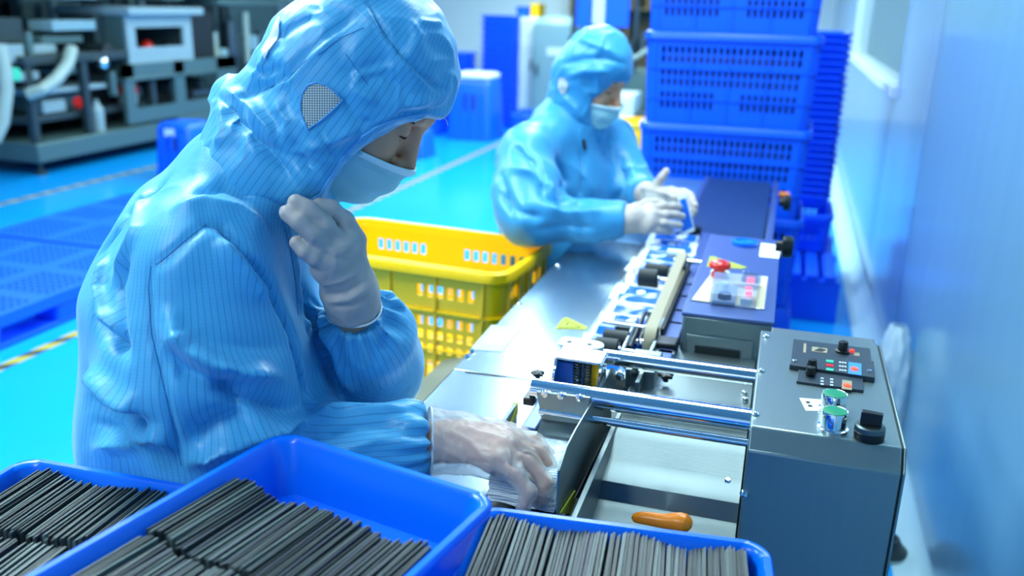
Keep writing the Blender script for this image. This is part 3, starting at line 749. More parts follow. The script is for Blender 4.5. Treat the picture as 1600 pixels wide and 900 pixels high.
MB().tube([atx(112, 76, XM + .02), atx(106, 100, XM + .06), atx(88, 124, XM + .08), atx(66, 140, XM + .06), atx(44, 148, XM - .04)], .05, 10).build('hose', M['hose'], lm)
MB().tube([atx(-2, 70, XM + .1), atx(6, 100, XM + .12), atx(10, 140, XM + .12), atx(4, 190, XM + .1), atx(-10, 220, XM + .05)], .05, 10).build('hose', M['hose'], lm)
MB().lathe([(.05, 0), (.05, .03), (.0001, .035)], atx(20, 116, XM + .05), (1, 0, 0)).build('green_knob', M['greenled'], lm)
# second bay: framed panel with two openings, white hood on top
ya, yd = atx(200, 170, XM).y, atx(372, 150, XM).y
zt = atx(270, 115, XM).z
us = [0, .12 * (yd - ya) * .6, .40 * (yd - ya), .49 * (yd - ya), .80 * (yd - ya), (yd - ya)]
MB().perf((XM, ya, .29), (0, 1, 0), (0, 0, 1), (-1, 0, 0), us, [0, .13, .52, zt - .29], lambda i, j: j == 1 and i in (1, 3), .04).build('frame_panel', M['mach_grey'], lm, bevel=.004)
MB().b2((XM - .9, ya, .29), (XM - .55, yd, zt - .02)).build('inner_works', M['mach_dark'], lm)
for k in range(3): MB().cyl((XM - .5, ya + .3 + .5 * k, .55), (XM - .12, ya + .3 + .5 * k, .55), .06).build('inner_roller', M['mach_mid'], lm)
MB().b2((XM - .95, ya, zt - .03), (XM + .015, yd, zt)).build('bed_plate', M['mach_grey'], lm, bevel=.006)
hy0, hy1 = atx(204, 80, XM).y, atx(304, 70, XM).y; hz0, hz1 = zt + .012, atx(255, 24, XM).z
hd = MB().perf((XM - .02, hy0, hz0), (0, 1, 0), (0, 0, 1), (-1, 0, 0), [0, .12 * (hy1 - hy0), .86 * (hy1 - hy0), hy1 - hy0], [0, (hz1 - hz0) * .46, (hz1 - hz0) * .80, hz1 - hz0], lambda i, j: i == 1 and j == 1, .03).build('white_hood', M['mach_white'], lm, bevel=.006)
MB().b2((XM - .75, hy0 - .03, hz1), (XM + .05, hy1 + .12, hz1 + .07)).build('hood_roof', M['mach_white'], hd, bevel=.012)
MB().b2((XM - .74, hy0, hz0), (XM - .05, hy0 + .03, hz1)).b2((XM - .74, hy1 - .03, hz0), (XM - .05, hy1, hz1)).b2((XM - .74, hy0, hz0), (XM - .70, hy1, hz1)).build('hood_walls', M['mach_grey'], hd)
for k in range(4): MB().lathe([(.06, 0), (.07, .1), (.03, .16), (.0001, .16)], (XM - .3, hy0 + .3 + k * .3, hz0 + .12)).build('guide_roller', M['red'] if k % 2 else M['mach_dark'], hd)
MB().b2((XM - .5, hy1 + .05, zt), (XM - .15, hy1 + .55, zt + .55)).build('dark_case', M['mach_dark'], lm, bevel=.01)
for k in range(6):
    y = hy1 + .62 + k * .3; z1 = zt + .35 + .2 * ((k * 7) % 3) / 2
    MB().cyl((XM - .2, y, zt), (XM - .2, y, z1), .06 if k % 2 else .035).build('spindle', M['steel'] if k % 2 else M['hose'], lm)
    MB().box((XM - .25, y + .1, zt + .1 + .06 * (k % 3)), (.2, .12, .16)).build('spindle_block', M['mach_mid'] if k % 2 else M['greycab'], lm, bevel=.01)
MB().b2((XM - .6, hy1 + .6, zt + .62), (XM - .1, hy1 + 2.6, zt + .68)).build('top_rail', M['mach_grey'], lm, bevel=.01)
for k in range(5): MB().box((XM - .3, hy0 - .4 + k * .62, hz1 + .24 + .05 * (k % 2)), (.35, .4 - .04 * (k % 3), .22)).build('top_unit', M[['mach_white', 'mach_mid', 'mach_grey', 'greycab', 'mach_mid'][k]], lm, bevel=.015)
MB().tube([(XM - .3, hy0 - .8, 1.72), (XM - .2, hy0 + .6, 1.66), (XM - .2, hy0 + 2, 1.7), (XM - .3, hy0 + 3.4, 1.66)], .04).build('overhead_pipe', M['greycab'], lm)

for k, (ya_, yb_, z1, mm) in enumerate(((y0m - 1.2, y0m + .9, 1.75, 'mach_mid'), (y0m + .95, hy0 - .1, 1.6, 'mach_dark'), (hy0, hy0 + 1.5, 1.95, 'mach_mid'), (hy0 + 1.6, hy0 + 3.2, 1.8, 'mach_grey'), (hy0 + 3.3, hy0 + 4.6, 1.9, 'mach_mid'))):
    MB().b2((XM - 1.9, ya_, .3), (XM - 1.25, yb_, z1)).build('rear_cabinet', M[mm], lm, bevel=.02)
    MB().b2((XM - 1.25, ya_ + .1, .9), (XM - 1.23, yb_ - .1, z1 - .12)).build('cabinet_door', M['mach_dark' if k % 2 else 'mach_grey'], lm, bevel=.01)
for k in range(9):
    y = y0m + .25 + k * .42; MB().cyl((XM - 1.1, y, 1.0), (XM - 1.1, y, 1.35 + .2 * (k % 3)), .03 + .012 * (k % 2)).build('column', M['mach_white' if k % 3 == 0 else 'mach_mid'], lm)
MB().tube([(XM - .9, y0m - .4, 1.55), (XM - .7, y0m + .4, 1.3), (XM - .8, y0m + 1.1, 1.45), (XM - .9, y0m + 1.9, 1.3)], .03, 8).build('hose', M['mach_dark'], lm)
# ------------------------------------------------------------------ steel packing table
TZ = .77
tb = thing('packing_table', 'brushed stainless packing table with yellow warning triangle, running away from the front worker', 'table', (-.3, 1.7, 0))
SEAM = 1.442
for y0, y1 in ((.93, SEAM - .0015), (SEAM + .0015, 2.49)):
    MB().b2((-.535, y0, TZ - .004), (-.335, y1, TZ)).b2((-.535, y0, TZ - .035), (-.531, y1, TZ)).build('table_panel', M['steel_top'], tb, bevel=.0015)
MB().b2((-.335, .93, TZ - .03), (-.20, 2.58, TZ - .012)).build('channel_floor', M['mach_mid'], tb)
MB().b2((-.53, .95, TZ - .09), (-.21, 2.5, TZ - .04)).build('under_frame', M['mach_mid'], tb)
for x, y in ((-.5, 1.0), (-.5, 2.42), (-.232, 2.42), (-.232, 1.0)):
    MB().b2((x - .02, y - .02, .03), (x + .02, y + .02, TZ - .09)).build('leg', M['steel_mid'], tb, bevel=.003)
    MB().cyl((x, y, 0), (x, y, .03), .03).build('levelling_foot', M['rubber'], tb)
MB().b2((-.52, .99, .22), (-.48, 2.42, .26)).build('stretcher', M['steel_mid'], tb)
MB().prism([(-.75, 1.62, .55), (-.536, 1.62, .62), (-.536, 1.62, .635), (-.75, 1.62, .565)], (0, .32, 0)).build('side_shelf', M['steel_mid'], tb, bevel=.002)
for px, py in ((739, 549), (731, 557), (812, 475), (872, 415)): screw(atz(px, py, TZ), (0, 0, 1), .006, tb)
MB().prism([atz(x, y, TZ + .0004) for x, y in ((727, 579.5), (727, 581.5), (775, 588), (790, 588.5))], (0, 0, .0006)).build('panel_slot', M['mach_dark'], tb, smooth=False)
lb = MB().prism([atz(x, y, TZ + .0003) for x, y in ((735, 546), (768, 508), (816, 513), (784, 550))], (0, 0, .0006)).build('rating_label', M['clabel'], tb, smooth=False)
MB().prism([atz(x, y, TZ + .001) for x, y in ((755, 535), (768, 519), (801, 521), (788, 539))], (0, 0, .0004)).build('label_print', M['paper'], lb, smooth=False)
ws = MB().prism([atz(x, y, TZ + .0003) for x, y in ((867, 514), (880, 497), (886, 496), (918, 511), (916, 515))], (0, 0, .0006)).build('warning_sticker', M['stickery'], tb, smooth=False)
MB().tube([atz(x, y, TZ + .0012) for x, y in ((873, 512.5), (883, 499.5), (907, 511.5))], .0009, 4, True).build('triangle_outline', M['stickerk'], ws)
MB().b2(atz(884, 508, TZ + .0009), atz(889, 504, TZ + .0016)).build('warning_mark', M['stickerk'], ws)
# left lip of the conveyor channel
MB().b2((-.339, 1.40, TZ - .02), (-.331, 2.56, TZ + .006)).build('channel_lip', M['steel_mid'], tb)
MB().b2((-.205, 1.40, TZ - .02), (-.152, 2.62, TZ + .018)).build('right_deck', M['bluepl'], tb, bevel=.002)
MB().b2((-.175, 1.50, TZ + .018), (-.145, 2.2, TZ + .05)).build('drive_cover', M['bluepl'], tb, bevel=.003)
MB().b2((-.19, 1.555, TZ + .018), (-.142, 1.60, TZ + .06)).build('motor_block', M['black'], tb, bevel=.004)
MB().b2((-.19, 1.535, TZ - .0), (-.142, 1.552, TZ + .05)).build('motor_bracket', M['steel_mid'], tb, bevel=.002)
MB().cyl((-.172, 1.533, TZ + .008), (-.160, 1.533, TZ + .036), .006).build('bracket_bolt', M['steel_bright'], tb)

# pinch belt and rollers
pb = thing('pinch_belt_unit', 'tan pinch belt on pulleys over the row of foil pouches', 'belt drive', (-.19, 1.85, TZ))
bpts = []
c0, c1, r0_, r1_ = (1.60, TZ + .040), (2.09, TZ + .072), .033, .018
for k in range(11): a = math.radians(80 + 200 * k / 10); bpts.append((c0[0] + r0_ * math.cos(a), c0[1] + r0_ * math.sin(a)))
for k in range(9): a = math.radians(-80 + 160 * k / 8); bpts.append((c1[0] + r1_ * math.cos(a), c1[1] + r1_ * math.sin(a)))
n_ = len(bpts); cx_, cz_ = 1.84, TZ + .05
vs = [];
for y, z in bpts:
    ny, nz = (c0 if y < 1.84 else c1); d = Vector((0, y - ny, z - nz)).normalized() * .003
    for x, o_ in ((-.206, 0), (-.184, 0), (-.184, 1), (-.206, 1)): vs.append(Vector((x, y, z)) + d * o_)
fs = []
for k in range(n_):
    for i in range(4): j = (i + 1) % 4; fs.append((k * 4 + i, k * 4 + j, ((k + 1) % n_) * 4 + j, ((k + 1) % n_) * 4 + i))
MB().add(vs, fs).build('flat_belt', M['tan'], pb)
for (y, z), r in ((c0, r0_), (c1, r1_)):
    MB().cyl((-.206, y, z), (-.184, y, z), r - .0005, n=24).build('pulley', M['steel_mid'], pb)
    MB().cyl((-.215, y, z), (-.150, y, z), .006).build('axle', M['steel_bright'], pb)
MB().cyl((-.232, 2.10, TZ + .085), (-.192, 2.10, TZ + .085), .012).build('tension_roller', M['white'], pb)
MB().b2((-.181, 1.62, TZ + .045), (-.175, 2.1, TZ + .065)).build('belt_arm', M['mach_dark'], pb)
for y in (1.7, 1.78, 1.88, 1.97): MB().b2((-.183, y, TZ + .015), (-.150, y + .012, TZ + .05)).build('arm_clip', M['black'], pb)

ru = thing('roller_unit', 'black rubber press rollers on steel arms pressing the foil pouches', 'roller', (-.26, 1.7, TZ))
for y, x0, x1, r in ((1.545, -.292, -.246, .021), (1.61, -.288, -.236, .018), (1.675, -.276, -.232, .016), (2.02, -.287, -.240, .023), (2.11, -.285, -.225, .018)):
    z = TZ + .012 + r + .006
    o = MB().lathe([(.0001, 0), (r * .8, 0), (r, .003), (r, x1 - x0 - .003), (r * .8, x1 - x0), (.0001, x1 - x0)], (x0, y, z), (1, 0, 0), 22).build('roller', M['rubber'], ru, ang=30)
    MB().cyl((x1, y, z), (x1 + .028, y, z), .005).build('roller_axle', M['steel_bright'], o)
    MB().lathe([(.0001, .006), (.006, .006), (.0085, .003), (.0085, 0)], (x1, y, z), (1, 0, 0)).build('axle_cap', M['steel_bright'], o)
for x, y0, y1 in ((-.238, 1.545, 1.70), (-.228, 1.56, 1.74), (-.216, 1.60, 1.72)):
    MB().cyl((x, y0, TZ + .042), (x, y1, TZ + .052), .0045).build('steel_arm', M['steel_bright'] if x < -.23 else M['black'], ru)
MB().cyl((-.30, 1.655, TZ + .050), (-.21, 1.655, TZ + .050), .004).build('cross_bar', M['steel_bright'], ru)
for x, y in ((-.222, 1.72), (-.214, 1.63)): MB().b2((x, y, TZ), (x + .014, y + .016, TZ + .062)).build('clamp_block', M['steel_mid'], ru, bevel=.002)
for x, y in ((-.222, 2.05), (-.215, 2.12)): MB().b2((x, y, TZ), (x + .016, y + .03, TZ + .06)).build('clamp_block', M['steel_mid'], ru, bevel=.002)

# foil pouches riding on the channel
ordn = ['first', 'second', 'third', 'fourth', 'fifth', 'sixth', 'seventh', 'eighth', 'ninth', 'tenth', 'eleventh', 'twelfth', 'thirteenth', 'fourteenth', 'fifteenth', 'sixteenth']
def pouch_mesh(L, W_, T, sd):
    def fn(u, v, s_):
        e = (1 - (2 * u - 1) ** 6) * (1 - (2 * v - 1) ** 4)
        return Vector(((u - .5) * L, (v - .5) * W_, s_ * T * e * (.7 + .5 * noise.noise(Vector((u * 4, v * 3, sd)))) + .004 * noise.noise(Vector((u * 3, v * 2, sd + 5)))))
    return fn
npz = 14
for i in range(npz):
    y = 2.50 - i * .0755 + R.uniform(-.008, .008); x = -.262 + R.uniform(-.012, .008); sd = i * 3.1
    fn = pouch_mesh(.135, .074, .007, sd)
    A = Matrix.Rotation(math.radians(R.uniform(-9, 6)), 3, 'Z') @ Matrix.Rotation(math.radians(R.uniform(10, 20)), 3, 'X')
    T = lambda p: A @ Vector(p) + Vector((x, y, TZ + .018))
    r = thing('foil_pouch', 'blue and white foil pouch on the conveyor channel, %s counted from the far end' % ordn[i], 'pouch', (x, y, TZ), 'foil pouches on the conveyor')
    b = MB().grid(lambda u, v: T(fn(u, v, 1)), 14, 8); b.grid(lambda u, v: T(fn(1 - u, v, -1)), 14, 8); b.build('film', M['pouch'], r)
    k = i % 3
    u0, u1, v0, v1 = [(.14, .98, .30, .94), (.24, .86, .18, .80), (.08, .92, .45, .96)][k]
    MB().grid(lambda u, v: T(fn(u0 + (u1 - u0) * u, v0 + (v1 - v0) * v, 1) + Vector((0, 0, .0009))), 10, 4).build('blue_print', M['pouchb'], r)
    if k == 1: MB().lathe([(.010, 0), (.010, .0012), (.0001, .0013)], T(fn(.5, .5, 1) + Vector((0, 0, .001))), A @ Vector((0, 0, 1))).build('round_print', M['pouch'], r)
# dark belt conveyor beyond
bcv = thing('belt_conveyor', 'dark flat belt conveyor in front of the blue crate stack', 'conveyor', (-.13, 3.1, 0))
MB().loft([(.235, .94, .004, TZ - .03), (.235, .94, .004, TZ + .012)], 2).xf(lambda p: (p.x - .137, p.y + 3.1, p.z)).build('belt', M['belt'], bcv)
MB().b2((-.46, 2.50, TZ - .03), (-.274, 3.58, TZ - .002)).build('side_panel', mat('blue_lit_steel', (110, 156, 200), .3, metal=.6), bcv, bevel=.002)  # side panel metal in one even pale blue
for x in (-.264, -.005): MB().b2((x - .008, 2.62, TZ - .07), (x + .012, 3.58, TZ + .014)).build('side_rail', M['bluepl'], bcv, bevel=.002)
for y in (2.66, 3.55): MB().cyl((-.255, y, TZ - .012), (-.02, y, TZ - .012), .024).build('end_roller', M['steel_mid'], bcv)
for x, y in ((-.25, 2.7), (-.01, 2.7), (-.25, 3.5), (-.01, 3.5)): MB().b2((x - .015, y - .015, 0), (x + .015, y + .015, TZ - .07)).build('leg', M['steel_mid'], bcv)
def knob(p, r, par, name='black_knob', ax=(0, 0, 1), star=False, m='black'):
    if star:
        n = 40; p = Vector(p); Mx = rot_to(ax); mb = MB()
        rad = [r * (1 + .16 * math.cos(5 * 2 * math.pi * i / n)) for i in range(n)]
        ringz = [(.35, 0), (.45, .5 * r), (1, .75 * r), (1, 1.1 * r), (.7, 1.3 * r)]
        vs = [p + Mx @ Vector((math.cos(2 * math.pi * i / n) * rad[i] * s_, math.sin(2 * math.pi * i / n) * rad[i] * s_, z)) for s_, z in ringz for i in range(n)]
        fs = [(k * n + i, k * n + (i + 1) % n, (k + 1) * n + (i + 1) % n, (k + 1) * n + i) for k in range(4) for i in range(n)] + [tuple(range(4 * n, 5 * n))]
        return mb.add(vs, fs).build(name, M[m], par)
    return MB().lathe([(r * .5, 0), (r * .5, r * .5), (r, r * .6), (r, r * 1.3), (r * .85, r * 1.5), (.0001, r * 1.5)], p, ax).build(name, M[m], par)
for px, py in ((1217, 316), (1212, 384)): knob(atx(px, py, .012), .022, bcv, ax=(1, 0, 0))
knob(atx(1198, 386, .008), .016, bcv, ax=(1, 0, 0)); knob((-.215, 2.60, TZ + .01), .02, bcv)
MB().cyl((.012, 3.50, TZ - .02), (.05, 3.50, TZ - .02), .012).build('orange_plug', M['orange'], bcv)

# date coder head with emergency stop
dz = .88
cb2 = thing('coder_head', 'steel coder head with red mushroom button behind the control box', 'machine', (-.06, 1.9, TZ))
MB().b2((-.140, 1.60, TZ - .07), (.022, 2.22, dz - .006)).build('housing', M['steel_box'], cb2, bevel=.004)
MB().b2((-.125, 1.66, 0), (.005, 2.15, TZ - .07)).build('pedestal', M['mach_mid'], cb2, bevel=.004)
MB().prism([(-.142, 1.597, dz - .006), (.024, 1.597, dz - .006), (.024, 2.225, dz - .006), (-.142, 2.225, dz - .006)], (0, 0, .007)).build('lid', M['bluepl'], cb2, bevel=.0015)
MB().loft([(.122, .006, .002, 0), (.122, .006, .002, .062)], 2).xf(lambda p: (p.x - .068, p.y + 1.597, p.z + TZ + .008)).build('grip_plate', M['steel_mid'], cb2, bevel=.002)
MB().b2((-.112, 1.590, TZ + .030), (-.03, 1.5945, TZ + .050)).build('grip_slot', M['mach_dark'], cb2)
pz = dz + .001
pn = MB().prism([atz(x, y, pz) for x, y in ((1080, 470), (1112, 427), (1200, 434), (1194, 484))], (0, 0, .003)).build('cream_panel', M['cream'], cb2, bevel=.001)
fr = [atz(x, y, pz) for x, y in ((1080, 470), (1112, 427), (1200, 434), (1194, 484))]
MB().tube(fr, .0025, 6, True).build('panel_edge', M['steel_bright'], cb2)
cov = MB().prism([atz(x, y, pz + .003) for x, y in ((1108, 474), (1114, 440), (1188, 446), (1180, 482))], (0, 0, .022)).build('meter_cover', M['clear'], cb2, bevel=.002)
MB().prism([atz(x, y, pz + .004) for x, y in ((1112, 472), (1117, 446), (1150, 449), (1148, 476))], (0, 0, .004)).build('meter_plate', M['meter'], cov)
MB().lathe([(.013, 0), (.013, .008), (.011, .011), (.0001, .011)], atz(1132, 466, pz + .008), (0, 0, 1)).build('meter_dial', M['black'], cov)
MB().lathe([(.009, 0), (.009, .014), (.0001, .015)], atz(1132, 452, pz + .008), (0, 0, 1)).build('white_stub', M['white'], cov)
MB().prism([atz(x, y, pz + .003) for x, y in ((1156, 476), (1158, 466), (1174, 468), (1172, 478))], (0, 0, .012)).build('white_switch', M['white'], cov)
for px, py in ((1170, 450), (1170, 458)): MB().box(atz(px, py, pz + .020), (.013, .012, .004)).build('red_digit_lamp', M['redglow'], cov, bevel=.001)
MB().prism([atz(x, y, pz + .003) for x, y in ((1158, 440), (1161, 432), (1186, 434), (1184, 443))], (0, 0, .008)).build('switch_base', M['black'], cb2, bevel=.001)
MB().box(atz(1173, 438, pz + .014), (.015, .014, .010)).build('red_rocker', M['redglow'], cb2, bevel=.002)
es = MB().lathe([(.016, 0), (.016, .012), (.012, .012), (.012, .02), (.021, .022), (.023, .027), (.021, .033), (.012, .037), (.0001, .038)], atz(1123, 434, pz), (0, 0, 1), 32).build('emergency_stop', M['red'], cb2, ang=50)
MB().lathe([(.020, 0), (.020, .005), (.017, .006)], atz(1125, 428, pz), (0, 0, 1), 28).build('white_collar', M['white'], cb2)
tr = MB().prism([atz(x, y, dz + .0012) for x, y in ((1104, 417), (1109, 401), (1115, 401), (1168, 418), (1160, 420))], (0, 0, .0006)).build('warning_sticker', M['stickery'], cb2, smooth=False)
MB().prism([atz(x, y, dz + .002) for x, y in ((1118, 412), (1120, 408), (1126, 409), (1125, 413))], (0, 0, .0004)).build('warning_mark', M['stickerk'], tr)
MB().prism([atz(x, y, dz + .002) for x, y in ((1130, 413), (1132, 410), (1140, 412), (1139, 415))], (0, 0, .0004)).build('warning_mark', M['stickerk'], tr)
MB().prism([atz(x, y, dz + .0012) for x, y in ((1186, 401), (1189, 380), (1220, 384), (1217, 404))], (0, 0, .0006)).build('white_label', M['paper'], cb2, smooth=False)
bd = MB().lathe([(.030, 0), (.031, .004), (.030, .009), (.022, .010), (.021, .007), (.0001, .007)], atz(1163, 382, dz + .001), (0, 0, 1), 32).build('blue_disc', M['blue2'], None, ang=40)
tag(bd, 'round blue plastic disc lying on the violet coder lid', 'disc')
screw(atz(1162, 424, dz + .001), (0, 0, 1), .004, cb2); screw(atz(1170, 428, dz + .001), (0, 0, 1), .003, cb2)

# ------------------------------------------------------------------ friction feeder with control box
fd = thing('leaflet_feeder', 'steel leaflet feeder with two chrome rods and a stepped tray', 'machine', (-.1, 1.2, TZ - .1))
def rod(a, b, r, name='chrome_rod', m='steel_bright'):
    o = MB().cyl(a, b, r, n=28).build(name, M[m], fd, ang=30)
    return o
rod((-.312, 1.365, .866), (.004, 1.365, .866), .0125); rod((-.27, 1.395, .848), (.004, 1.395, .848), .008)
rod((-.318, 1.200, .866), (.004, 1.200, .866), .0165); rod((-.30, 1.178, .842), (.004, 1.178, .842), .006)
MB().b2((-.19, 1.02, 0), (-.03, 1.56, .685)).build('feeder_base', M['mach_mid'], fd, bevel=.004)
# upper bracket plate with round end and two holes
pl = []
for k in range(9): a = math.radians(-90 + 180 * k / 8); pl.append((-.262 + .020 * math.cos(a), 1.365 + .020 * math.sin(a)))
pl += [(-.312, 1.386), (-.318, 1.378), (-.318, 1.352), (-.312, 1.345)]
MB().prism([(x, y, .880) for x, y in pl], (0, 0, .005)).build('rod_bracket', M['white'], fd, bevel=.001)
for x in (-.300, -.266): MB().lathe([(.004, 0), (.0041, .0008), (.0001, .0009)], (x, 1.362, .8852), (0, 0, 1), 12).build('bracket_hole', M['mach_dark'], fd)
MB().b2((-.31, 1.35, TZ), (-.285, 1.38, .880)).build('bracket_post', M['steel_mid'], fd, bevel=.002)
# framed spring block
fx0, fx1, fz0, fz1, fy = -.308, -.222, .850, .905, 1.245
A_, B_, C_, D_ = [aty(x, y, fy) for x, y in ((862, 600), (869, 559), (939, 570), (934, 606))]
for p, q in ((A_, B_), (B_, C_), (C_, D_), (D_, A_)):
    d = (q - p).normalized(); nrm = Vector((0, 1, 0)).cross(d) * .0022
    MB().prism([p + nrm, q + nrm, q - nrm, p - nrm], (0, .05, 0)).build('frame_band', M['steel_bright'], fd, bevel=.0006)
MB().b2((A_.x, fy + .046, A_.z), (C_.x, fy + .05, C_.z)).build('block_back', M['bluepl'], fd)
for k, (px, mm) in enumerate(((902, 'steel_bright'), (918, 'tan'))):
    c = aty(px, 585, fy + .02); pts = []
    for i in range(60): a = i * 2 * math.pi / 8; pts.append((c.x + .0055 * math.cos(a), c.y + .0055 * math.sin(a), A_.z + .004 + (B_.z - A_.z - .008) * i / 59))
    MB().tube(pts, .0013, 5).build('spring', M['mach_mid'], fd)
    MB().cyl((c.x, c.y, A_.z), (c.x, c.y, B_.z), .003).build('spring_pin', M[mm], fd)
q = aty(883, 592, fy + .03); MB().b2((q.x - .012, q.y, A_.z + .002), (q.x + .012, q.y + .01, A_.z + .026)).build('blue_window', M['pouchb'], fd)
q = aty(928, 590, fy + .03); MB().b2((q.x - .007, q.y, A_.z + .002), (q.x + .007, q.y + .01, A_.z + .03)).build('yellow_block', M['yellow'], fd)
# press plate under rod two with three screws
pp = [aty(x, y, 1.176) for x, y in ((838, 612), (922, 622), (916, 666), (846, 657))]
MB().prism(pp, (0, .006, 0)).build('press_plate', M['steel_mid'], fd, bevel=.001)
MB().prism([Vector((pp[3].x, 1.178, pp[3].z)), Vector((pp[2].x, 1.178, pp[2].z)), Vector((pp[2].x, 1.15, pp[2].z - .012)), Vector((pp[3].x, 1.15, pp[3].z - .012))], (0, 0, .003)).build('press_lip', M['steel'], fd)
for px, py in ((852, 614), (877, 617), (906, 620)):
    MB().lathe([(.005, 0), (.0062, .003), (.005, .006), (.0001, .007)], aty(px, py, 1.176), (0, -1, 0), 14).build('screw', M['steel_bright'], fd)
MB().b2((-.327, 1.18, .846), (-.31, 1.215, .858)).build('rod_end_block', M['black'], fd, bevel=.002)
# guide plate standing across the rods
GX = -.225
gp = [atx(x, y, GX) for x, y in ((955, 574), (960, 578), (951, 663), (943, 683), (897, 772), (894, 801), (868, 802), (871, 735), (883, 698), (897, 671))]
MB().prism(gp, (.003, 0, 0)).build('guide_plate', M['steel_mid'], fd, bevel=.0008)
MB().prism([atx(x, y, GX + .012) for x, y in ((942, 688), (951, 690), (905, 778), (897, 778))], (.0015, 0, 0)).build('guide_slot', M['mach_dark'], fd)
gy = [atx(x, y, GX + .004) for x, y in ((874, 801), (897, 766), (897, 803))]
MB().prism(gy, (.002, 0, 0)).build('yellow_marker', M['stickery'], fd)
MB().b2((-.206, .96, TZ - .06), (-.198, 1.36, TZ + .022)).build('tray_rail', M['steel_mid'], fd, bevel=.001)
# left guide with yellow top
g1, g2 = atz(803, 640, TZ + .02), atz(770, 676, TZ + .02)
MB().prism([g1 + Vector((0, 0, -.03)), g2 + Vector((0, 0, -.03)), g2 + Vector((0, 0, .0)), g1 + Vector((0, 0, .012))], (.006, 0, 0)).build('left_guide', M['steel_mid'], fd, bevel=.001)
MB().prism([g1 + Vector((-.002, 0, -.006)), g1 + Vector((-.002, -.035, -.012)), g1 + Vector((-.002, -.035, -.008)), g1 + Vector((-.002, 0, .013))], (.009, 0, 0)).build('yellow_marker', M['stickery'], fd)
MB().b2((-.335, 1.20, TZ - .01), (-.31, 1.36, TZ + .03)).build('blue_guide', M['bluepl'], fd, bevel=.003)
MB().cyl((-.335, 1.17, TZ + .015), (-.25, 1.17, TZ + .015), .008).build('feed_shaft', M['black'], fd)
# stepped tray
pr_ = [(1.345, .812), (1.335, .792), (1.255, .782), (1.225, .758), (1.165, .752), (1.150, .730), (1.085, .716), (1.02, .700), (.96, .69)]
MB().prism([(-.2, y, z) for y, z in pr_] + [(-.2, y, z - .004) for y, z in reversed(pr_)], (.2, 0, 0)).build('stepped_tray', M['steel'], fd, bevel=.003, seg=3)
MB().b2((-.2, 1.345, .790), (.0, 1.62, .806)).build('rear_deck', M['steel_mid'], fd, bevel=.002)
MB().b2((-.2, 1.343, TZ - .05), (.0, 1.35, .812)).build('deck_edge', M['steel'], fd)
MB().b2((-.185, 1.35, .806), (-.178, 1.55, .835)).build('deck_fence', M['steel_mid'], fd, bevel=.001)
knob(atz(1040, 596, .812), .012, fd, 'star_knob', star=True)
for px, py in ((1163, 618), (1164, 628)): MB().lathe([(.005, 0), (.006, .003), (.004, .008), (.0001, .009)], atz(px, py, .806), (0, 0, 1), 12).build('screw', M['steel_bright'], fd)
screw(aty(1137, 752, 1.085), (0, -.2, 1), .004, fd)
knob(atz(840, 592, TZ + .03), .011, fd, 'star_knob', star=True)
MB().cyl(atz(840, 592, TZ + .03) - Vector((0, 0, .03)), atz(840, 592, TZ + .03), .004).build('knob_stem', M['steel_bright'], fd)
for k, (px, py) in enumerate(((978, 573), (990, 585), (968, 590), (1000, 566))):
    MB().lathe([(.006, 0), (.008, .003), (.006, .012), (.0001, .014)], atz(px, py, .83), (.3, -.6, 1), 12).build('adjuster', M['mach_mid'] if k % 2 else M['steel_bright'], fd)
MB().b2((-.21, 1.40, .80), (-.16, 1.50, .835)).build('pouch_gate', M['steel_mid'], fd, bevel=.002)

# control box
CX0, CX1 = .002, .192
kb = thing('control_box', 'grey steel control box with green push buttons and black switch modules', 'control box', ((CX0 + CX1) / 2, 1.3, .45))
prof = [(1.494, .9), (1.112, .9), (1.09, .874), (1.09, .45), (1.494, .45)]
MB().prism([(CX0, y, z) for y, z in prof], (CX1 - CX0 - .004, 0, 0)).build('housing', M['steel_box'], kb, bevel=.0025)
MB().prism([(CX1 - .004, y + (.002 if y < 1.2 else -.002), z - .002 * (z > .8)) for y, z in prof], (.002, 0, 0)).build('side_gap', M['mach_dark'], kb)
MB().prism([(CX1 - .002, y, z) for y, z in prof], (.003, 0, 0)).build('side_cover', M['steel_box'], kb, bevel=.001)
MB().b2((.03, 1.15, 0), (.16, 1.45, .45)).build('pedestal', M['mach_mid'], kb, bevel=.004)
BZ = .9
for px, py in ((1197, 526), (1189, 580), (1181, 648)): MB().lathe([(.0045, 0), (.005, .002), (.003, .004), (.0001, .0045)], atz(px, py, BZ), (0, 0, 1), 12).build('screw', M['steel_bright'], kb)
MB().lathe([(.005, 0), (.006, .002), (.004, .006), (.0001, .007)], aty(1163, 770, 1.09), (0, -1, 0), 12).build('screw', M['steel_bright'], kb)
def pxbox(c, z, h_, name, m, par, bevel=.0008):
    return MB().prism([atz(x, y, z) for x, y in c], (0, 0, h_)).build(name, M[m], par, bevel=bevel)
m1 = pxbox(((1236, 556), (1239, 532), (1359, 547), (1361, 572)), BZ, .003, 'switch_module', 'panelblk', kb)
m2 = pxbox(((1233, 577), (1236, 556), (1364, 572), (1366, 598)), BZ, .008, 'switch_module', 'panelblk', kb)
m3 = pxbox(((1244, 599), (1247, 581), (1348, 595), (1349, 614)), BZ, .004, 'switch_module', 'panelblk', kb)
pxbox(((1255, 551), (1256, 537), (1260, 537.5), (1259, 551.5)), BZ + .003, .0006, 'module_print', 'tan', m1, 0)
pxbox(((1268, 549), (1269, 542), (1293, 545), (1292, 552)), BZ + .003, .0006, 'logo_print', 'tan', m1, 0)
pxbox(((1272, 548), (1281, 544), (1291, 547), (1284, 550)), BZ + .0034, .0006, 'logo_mark', 'mach_dark', m1, 0)
pxbox(((1334, 556), (1335, 551), (1343, 552), (1343, 557)), BZ + .003, .0006, 'module_print', 'tan', m1, 0)
